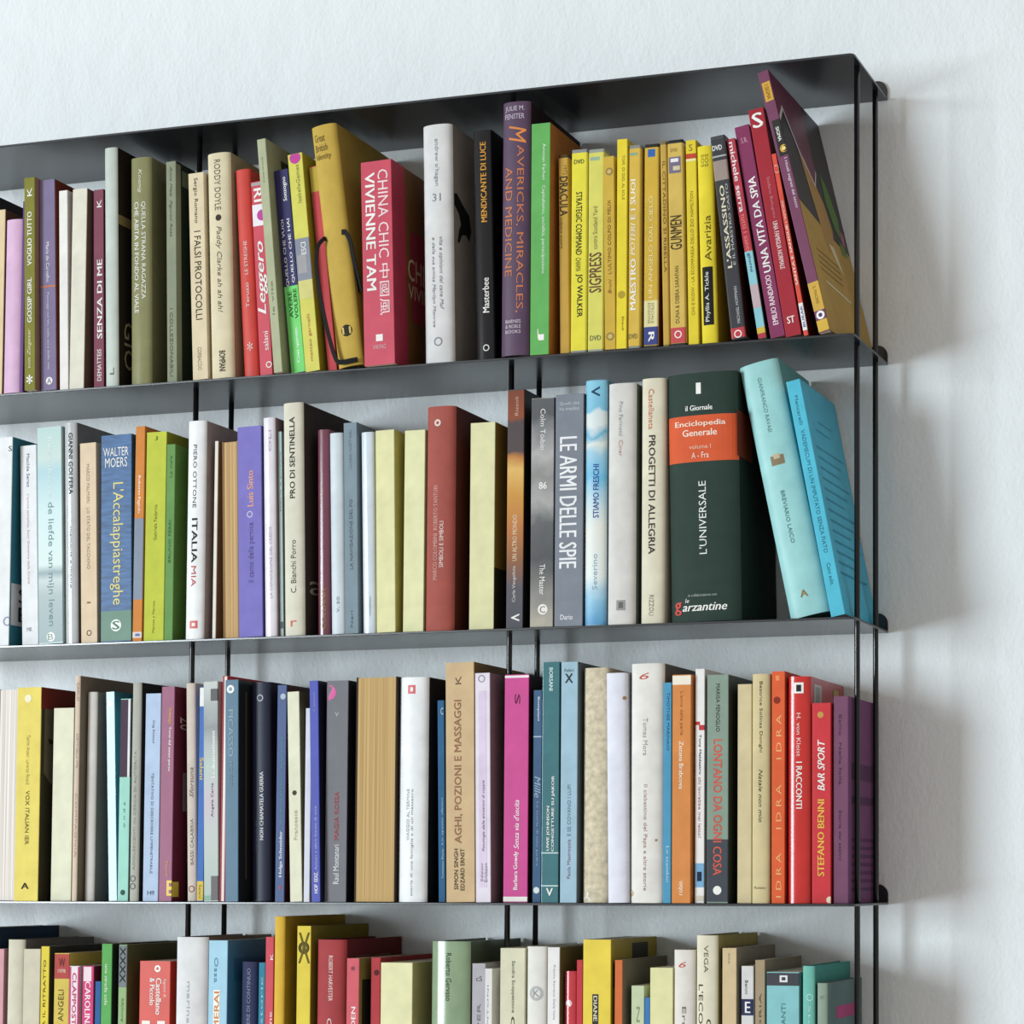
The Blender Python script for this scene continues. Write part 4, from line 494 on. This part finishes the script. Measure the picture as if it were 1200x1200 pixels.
('C',-70.9,7,23.6,223.1,0.0,118.5,'h','g','d02a26','b8424e','glossy red hardback with a small black and white emblem, third row',[('P', 0.973, 0.925, 'f4f4f0', 0.3, 0.72), ('P', 0.963, 0.933, '26262a', 0.4, 0.62), ('T', 'H. von Kleist', 'd', 0.838, 0.646, 0.42, 0.6, 'f4d8d4'), ('T', 'I RACCONTI', 'd', 0.623, 0.416, 0.4, 0.66, 'f2f2ee', 'b'), ('C', 0.86, 0.97, 0.12, 0.32, 'c8c4c4'), ('C', 0.875, 0.96, 0.15, 0.29, '8a8a8a'), ('C', 0.9, 0.97, 0.68, 0.84, 'b09a40')],{}),
('C',-45.7,9,19.2,196.5,0.0,116.5,'p','s','d22c36','d22c36','shorter red paperback with white and yellow capitals, third row',[('D', 0.941, 0.45, 3.13, 'c89a40'), ('T', 'BAR SPORT', 'u', 0.817, 0.561, 0.3, 0.68, 'f2f2ee', 'bi'), ('T', 'STEFANO BENNI', 'u', 0.518, 0.135, 0.3, 0.66, 'ecc040', 'b'), ('D', 0.017, 0.95, 3.48, 'f0dcc0')],{}),
('C',-24.8,12,15.2,203.0,0.0,113.5,'p','m','7c4e6c','6e4068','purple paperback at the right end of the third row, next to the front rod',[('T', 'Esilio  Nella folla', 'd', 0.91, 0.571, 0.38, 0.55, '4a2c46'), ('T', 'Storia dei sabini', 'd', 0.448, 0.209, 0.38, 0.55, '4a2c46'), ('C', 0.6, 0.68, 0.1, 0.95, '523052'), ('C', 0.48, 0.52, 0.1, 0.95, '523052'), ('C', 0.3, 0.315, 0.1, 0.95, '523052'), ('C', 0.26, 0.275, 0.1, 0.95, '523052'), ('C', 0.21999999999999997, 0.235, 0.1, 0.95, '523052'), ('C', 0.18, 0.195, 0.1, 0.95, '523052'), ('C', 0.13999999999999999, 0.155, 0.1, 0.95, '523052'), ('C', 0.09999999999999998, 0.11499999999999999, 0.1, 0.95, '523052'), ('C', 0.06, 0.07500000000000001, 0.1, 0.95, '523052')],{}),
('D',-1008.7,3,22.0,250.6,0.0,122.5,'p','m','2a4058','2a4058','dark navy book at the left end of the bottom row, cut by the photo edge',[],{}),
('D',-982.0,6,14.2,227.4,0.0,119.5,'p','m','d8a0a8','d8a0a8','pink paperback at the left edge of the bottom row',[],{}),
('D',-961.6,2,21.7,237.9,0.0,123.5,'h','m','d4cfba','74706a','textured cream book, taller of the two at the left end of the bottom row',[],{}),
('D',-939.3,1.5,21.1,227.9,0.0,124.0,'p','m','d2cbb4','bcae8c','shorter textured cream book left of the slim yellow one, bottom row',[],{}),
('D',-917.6,2,10.2,230.9,0.0,123.5,'p','m','e4cf30','3a3830','slim yellow paperback with dark lettering, left part of the bottom row',[('T', 'MISERIA E NOBILTA IL RITRATTO', 'u', 0.937, 0.24, 0.3, 0.62, '5a5218')],{}),
('D',-902.2,4,18.8,223.6,0.0,121.5,'p','m','d8c050','d8c050','yellow paperback with a red top, left part of the bottom row',[('P', 0.996, 0.877, 'b84a44'), ('T', 'W', 'h', 0.976, 0.935, 0.3, 0.72, '6a2420', 'b'), ('T', '1978', 'h', 0.923, 0.906, 0.25, 0.75, 'f0d8c8'), ('T', 'MISTO E ANGELI', 'u', 0.824, 0.495, 0.3, 0.65, '5a4c1c')],{}),
('D',-882.5,3,12.8,210.0,0.0,122.5,'p','m','ede4ea','ede4ea','white paperback with magenta edges and red lettering, bottom row',[('P', 0.996, 0.355, 'd2407c', 0, 0.18), ('P', 0.996, 0.355, 'd2407c', 0.82, 1), ('T', 'CLAPPOSTRO', 'd', 0.966, 0.617, 0.3, 0.7, 'd04070', 'b')],{}),
('D',-865.9,3,13.8,210.2,0.0,122.5,'p','m','d8407c','7a2c40','magenta paperback with white lettering, right of the white one with magenta edges',[('P', 0.996, 0.922, 'f2dce6', 0.1, 0.8), ('T', 'CAROLINA LAMA', 'd', 0.922, 0.531, 0.25, 0.75, 'f8e8f0', 'b')],{}),
('D',-851.2,4.5,7.4,193.8,0.0,121.0,'p','m','2c64a0','2c64a0','thin blue paperback sitting low left of the green spine, bottom row',[],{}),
('D',-841.8,2,12.7,234.3,0.0,123.5,'p','m','5cae58','28342a','slim green paperback with white lettering, bottom row',[('T', 'una strada sola', 'd', 0.907, 0.72, 0.35, 0.65, 'e8f4e4')],{}),
('D',-822.0,4,10.0,233.5,0.0,121.5,'p','m','98b880','565832','slim paperback with a black and white patterned top and green foot, bottom row',[('P', 0.996, 0.805, '7c8488'), ('T', 'XXXX', 'd', 0.989, 0.825, 0.15, 0.85, '24282c', 'b'), ('T', 'Amicizia', 'u', 0.755, 0.645, 0.35, 0.65, '5c7c50')],{}),
('D',-798.0,7,37.6,216.2,0.0,118.5,'p','s','d8402c','d8402c','bright red paperback with bold white lettering, left of the left rod, bottom row',[('D', 0.963, 0.58, 3.65, 'f2f2ee'), ('D', 0.963, 0.58, 1.74, 'd8402c'), ('T', 'Sapore di', 'd', 0.912, 0.824, 0.76, 0.88, 'f8e4dc'), ('T', 'Castellano', 'd', 0.917, 0.736, 0.54, 0.72, 'f2f2ee', 'b'), ('T', '& Piccolo', 'd', 0.917, 0.782, 0.34, 0.5, 'f2f2ee', 'b'), ('P', 0.706, 0.521, 'f0e8e0', 0.1, 0.36), ('P', 0.706, 0.521, 'f0e8e0', 0.6, 0.85)],{}),
('D',-749.5,-3,38.1,242.4,0.0,128.5,'h','m','dfe0e2','8a7c70','thick plain white hardback beside the left rod, bottom row',[('T', 'marina jarre', 'd', 0.807, 0.473, 0.38, 0.52, 'b0b2b8')],{}),
('D',-710.7,1.5,22.5,239.0,0.0,124.0,'p','s','98cae2','3a80a8','light blue paperback with orange capitals, bottom row',[('P', 0.782, 0.482, 'f0f0e4', 0.28, 0.62), ('T', 'MI AMERAI', 'u', 0.775, 0.482, 0.32, 0.58, 'd8884a', 'b'), ('T', 'Ossa', 'd', 0.925, 0.813, 0.3, 0.5, '5a98b4'), ('C', 0.82, 0.92, 0.1, 0.9, '2c6c9c')],{}),
('D',-677.3,10,18.8,216.5,0.0,115.5,'h','m','30365a','30365a','rounded dark navy book between the light blue and teal ones, bottom row',[('T', 'AVERE DI CONTINUO', 'u', 0.968, 0.657, 0.4, 0.62, '8a90b0')],{}),
('D',-654.7,8,7.6,215.9,0.0,117.5,'p','m','2c88a4','2c88a4','thin teal paperback left of the coral spine, bottom row',[('T', 'storie', 'u', 0.93, 0.702, 0.35, 0.7, 'a8d4dc')],{}),
('D',-643.9,3,9.6,243.0,0.0,122.5,'p','m','d45060','d45060','slim coral red paperback left of the tall ochre volume',[('T', 'K', 'u', 0.927, 0.902, 0.6, 0.95, 'f2f2ee'), ('T', 'Catene', 'u', 0.678, 0.516, 0.5, 0.9, 'f8dcdc')],{}),
('D',-632.3,0,12.1,264.6,0.0,125.5,'h','m','dfb42c','b08c14','tallest ochre yellow book, left of the yellow one with a shell drawing',[],{}),
('D',-607.5,4,16.0,254.8,0.0,121.5,'p','m','e4cf3c','8c7c20','yellow paperback with a black line drawing of a shell, bottom row',[('R', 0.91, 0.5, 4.35, '4a4018'), ('R', 0.91, 0.5, 2.26, '4a4018'), ('R', 0.91, 0.5, 6.43, '4a4018'), ('T', 'X', 'h', 0.973, 0.847, 0.1, 0.95, '6a5a18')],{}),
('D',-584.6,2,33.7,240.8,0.0,123.5,'h','m','aa3e42','742428','thick rounded dark red hardback with thin white capitals, bottom row',[('T', 'ROBERT HARVESTER', 'd', 0.931, 0.736, 0.46, 0.6, 'f0dcd8'), ('T', 'Cosa', 'd', 0.662, 0.545, 0.42, 0.58, 'f0dcd8'), ('CT', 'ROBERT HARVESTER', 'h', 0.9, 0.93, 0.2, 0.8, 'a06868')],{}),
('D',-547.0,0,14.3,221.8,0.0,125.5,'p','m','d8606c','8a8040','rose pink paperback right of the thick dark red hardback',[('T', 'GOLDEN', 'u', 0.775, 0.576, 0.4, 0.75, 'fbe4e4', 'b'), ('D', 0.953, 0.5, 2.17, '8a4858'), ('C', 0.3, 0.9, 0.05, 0.6, '2e2c26')],{}),
('D',-524.0,9,10.8,222.5,0.0,116.5,'p','m','b83a42','b83a42','slim red book between the rose pink and the wide pale yellow ones, bottom row',[('D', 0.93, 0.6, 3.04, '5a1c24')],{}),
('D',-507.8,0,36.0,217.8,0.0,125.5,'p','m','e8e6b4','c0ba78','wide blank pale yellow book, bottom row',[],{}),
('D',-452.2,0,43.1,240.2,0.0,125.5,'h','g','8ca482','54604c','thick glossy sage green hardback with black lettering, left of the middle rod, bottom row',[('T', 'Roberto Gervaso', 'd', 0.95, 0.747, 0.42, 0.56, '26301f')],{}),
('D',-407.1,5,14.8,217.8,0.0,120.5,'p','m','b4b2ba','b4b2ba','grey lilac paperback right of the glossy sage green hardback',[('T', 'c5', 'h', 0.941, 0.917, 0.3, 0.75, '5a5864'), ('T', 'PAPER', 'u', 0.814, 0.599, 0.4, 0.65, '7c7a88')],{}),
('D',-391.8,3.0,8.1,212.8,0.0,122.5,'p','m','e4e2e0','e4e2e0','white worn paperback left of the middle rod, bottom row',[('T', 'C. ANTONI', 'u', 0.92, 0.615, 0.3, 0.5, '8a98b0')],{}),
('D',-373.5,0,27.3,233.9,0.0,125.5,'p','m','dad8bc','dad8bc','cream paperback with black serif lettering, right of the middle rod, bottom row',[('T', 'Sandra Scoppettone', 'd', 0.945, 0.721, 0.44, 0.6, '4a4638'), ('T', 'Cosi', 'd', 0.706, 0.526, 0.44, 0.6, '4a4638')],{}),
('D',-345.2,0,22.9,235.8,0.0,125.5,'h','m','e4e3dc','e4e3dc','white book with a round grey seal on its spine, bottom row',[('R', 0.8, 0.5, 6.43, 'b0b4b4'), ('R', 0.8, 0.5, 7.48, 'b8bcbc'), ('T', 'K', 'h', 0.815, 0.786, 0.36, 0.64, '9a9ea0')],{}),
('D',-321.4,0,13.0,235.2,0.0,125.5,'p','m','ecebea','6e663c','white paperback with tiny grey lettering and an olive cover, bottom row',[('T', 'Premio Romano Della Valle', 'd', 0.924, 0.691, 0.48, 0.64, '9a9aa8'), ('C', 0.78, 0.86, 0.3, 0.8, '38342a')],{}),
('D',-306.2,6,13.5,211.1,0.0,119.5,'h','g','cc3844','cc3844','glossy red book, shorter and left of the other red spine, bottom row',[('D', 0.847, 0.4, 3.48, 'f0c8cc')],{}),
('D',-291.5,4,6.5,222.5,0.0,121.5,'p','m','c83a48','c83a48','thin rose red paperback touching the bright yellow one, bottom row',[],{}),
('D',-282.9,0,29.9,243.2,0.0,125.5,'p','s','ead028','a89420','bright yellow paperback with a black vertical panel, bottom row',[('P', 0.776, 0.444, '1e1c18', 0.34, 0.56), ('T', 'DIANE BORSATI', 'd', 0.769, 0.514, 0.38, 0.52, 'e8e0c0', 'b'), ('C', 0.74, 0.98, 0.45, 0.8, '2c2818'), ('C', 0.8, 0.9, 0.05, 0.25, '2c2818')],{}),
('D',-249.6,2,8.2,223.0,0.0,123.5,'p','m','d87038','847c6c','slim orange paperback with a grey cover, right of the bright yellow one',[],{}),
('D',-233.3,6,13.7,197.5,0.0,119.5,'p','m','c6d2ac','c6d2ac','pale green short paperback, bottom row',[('T', 'N', 'd', 0.894, 0.816, 0.4, 0.65, '8a9a78')],{}),
('D',-219.1,6.0,5.5,185.8,0.0,119.5,'p','m','3c7cc0','3c7cc0','very thin blue book sitting low between pale green and pale yellow',[],{}),
('D',-211.4,1,24.0,215.8,0.0,124.5,'p','m','e4e2a8','e4e2a8','pale yellow blank paperback left of the white one with a red curl, bottom row',[],{}),
('D',-186.6,0,22.5,233.8,0.0,125.5,'h','m','e2ddd6','e2ddd6','white hardback with a red curl near the top, bottom row',[('T', '6', 'h', 0.95, 0.925, 0.25, 0.6, 'c85048', 'i'), ('T', 'Ermes', 'd', 0.76, 0.58, 0.42, 0.6, '7a746c')],{}),
('D',-162.9,0,22.3,248.3,0.0,125.5,'h','m','e2dcc4','a89a54','tall cream hardback with thin black capitals and a yellow-olive cover, bottom row',[('T', 'VEGA', 'd', 0.96, 0.852, 0.38, 0.58, '6a6450'), ('T', "L'ECONOMIA", 'd', 0.805, 0.447, 0.12, 0.34, '3a362c'), ('T', 'GIOCO', 'd', 0.669, 0.447, 0.5, 0.72, '3a362c'), ('C', 0.87, 0.95, 0.1, 0.95, '38301e')],{}),
('D',-136.2,3,14.7,235.9,0.0,122.5,'p','m','d6bf94','8c8674','tan book with a grey cover, right of the tall cream hardback, bottom row',[('T', 'AAA', 'd', 0.98, 0.933, 0.4, 0.55, 'a89470')],{}),
('D',-116.6,4,12.4,218.4,0.0,121.5,'p','m','d8d8d8','d8d8d8','grey-white slim paperback with a navy square, bottom row',[('T', 'Benni', 'd', 0.936, 0.875, 0.3, 0.55, '44444c'), ('P', 0.852, 0.779, '2c3458'), ('T', 'E', 'h', 0.84, 0.79, 0.3, 0.75, 'f2f2ee', 'b')],{}),
('D',-102.8,5,10.1,224.4,0.0,120.5,'p','m','a89678','8a8270','tan paperback with a grey-brown cover, left of the aqua book with a dark top',[('T', 'STORIA', 'u', 0.856, 0.611, 0.4, 0.65, '6a5a40')],{}),
('D',-89.8,2,33.3,213.0,0.0,123.5,'p','s','84c6cc','84c6cc','aqua paperback with a dark top band and a small white emblem, bottom row',[('P', 0.996, 0.938, '3e4048'), ('P', 0.985, 0.954, 'eaeaec', 0.4, 0.64), ('P', 0.977, 0.962, '3e4048', 0.46, 0.58), ('T', 'GARZANTI', 'u', 0.856, 0.646, 0.45, 0.58, '4a8088')],{}),
('D',-52.5,0,12.2,219.3,0.0,125.5,'h','m','6cbcae','3c8c84','teal green hardback near the right end of the bottom row',[('R', 0.861, 0.6, 3.48, 'a8dcd4'), ('T', 'Storia', 'd', 0.827, 0.631, 0.5, 0.72, 'c0e8e0')],{}),
('D',-38.3,2,10.4,202.8,0.0,123.5,'h','m','8ea292','5c7474','grey-green book with a magenta streak on its cover, right end of the bottom row',[('T', 'SET', 'h', 0.94, 0.924, 0.3, 0.7, '7a8c80'), ('C', 0.82, 0.88, 0.25, 0.85, 'a84478'), ('CT', 'Casserine', 'h', 0.68, 0.75, 0.3, 0.85, '8a9a8c')],{}),

]
for r in TABLE: book(*r)

# lettering becomes flat print lying on the spines and covers
bpy.context.view_layer.update()
dg = bpy.context.evaluated_depsgraph_get()
done = []
for job in TEXTJOBS:
    me = bpy.data.meshes.new_from_object(job[1].evaluated_get(dg), depsgraph=dg)
    done.append((me, job))
for job in TEXTJOBS:
    cu = job[1].data; bpy.data.objects.remove(job[1]); bpy.data.curves.remove(cu)
for me, (name, _, m, parent, fn, L_, H_, style, nrm) in done:
    me.name = name
    me.materials.clear(); me.materials.append(m)
    bm = bmesh.new(); bm.from_mesh(me)
    if bm.verts:
        xs = [q.co.x for q in bm.verts]; ys = [q.co.y for q in bm.verts]
        x0, x1, y0, y1 = min(xs), max(xs), min(ys), max(ys)
        if '#' in style:       # cut the lettering so that it can follow the rounded spine
            ax = 0 if style.endswith('h') else 1
            lo, hi = (x0, x1) if ax == 0 else (y0, y1)
            for k in range(1, 8):
                c = lo + (hi - lo) * k / 8
                bmesh.ops.bisect_plane(bm, geom=bm.verts[:] + bm.edges[:] + bm.faces[:],
                    plane_co=(c, 0, 0) if ax == 0 else (0, c, 0), plane_no=(1, 0, 0) if ax == 0 else (0, 1, 0))
        bold = 'b' in style.replace('#', '')
        sh = 0.055 * 0.7 if bold else 0.0     # heavy strokes: overprinted a little to the side
        sets = [bm.verts[:]]
        if bold:
            r = bmesh.ops.duplicate(bm, geom=bm.verts[:] + bm.edges[:] + bm.faces[:])
            dup = [g for g in r['geom'] if isinstance(g, bmesh.types.BMVert)]
            for q in dup: q.co.x += sh
            sets.append(dup)
        sx = L_ / max(1e-6, x1 + sh - x0); sy = H_ / max(1e-6, y1 - y0)
        for i, vs in enumerate(sets):
            for q in vs:
                p = fn((q.co.x - x0) * sx, (q.co.y - y0) * sy)
                q.co = (p[0] + nrm[0] * i * 1.5e-5, p[1] + nrm[1] * i * 1.5e-5, p[2])
    bm.to_mesh(me); bm.free(); me.update()
    o = bpy.data.objects.new(name, me); C.objects.link(o); o.parent = parent
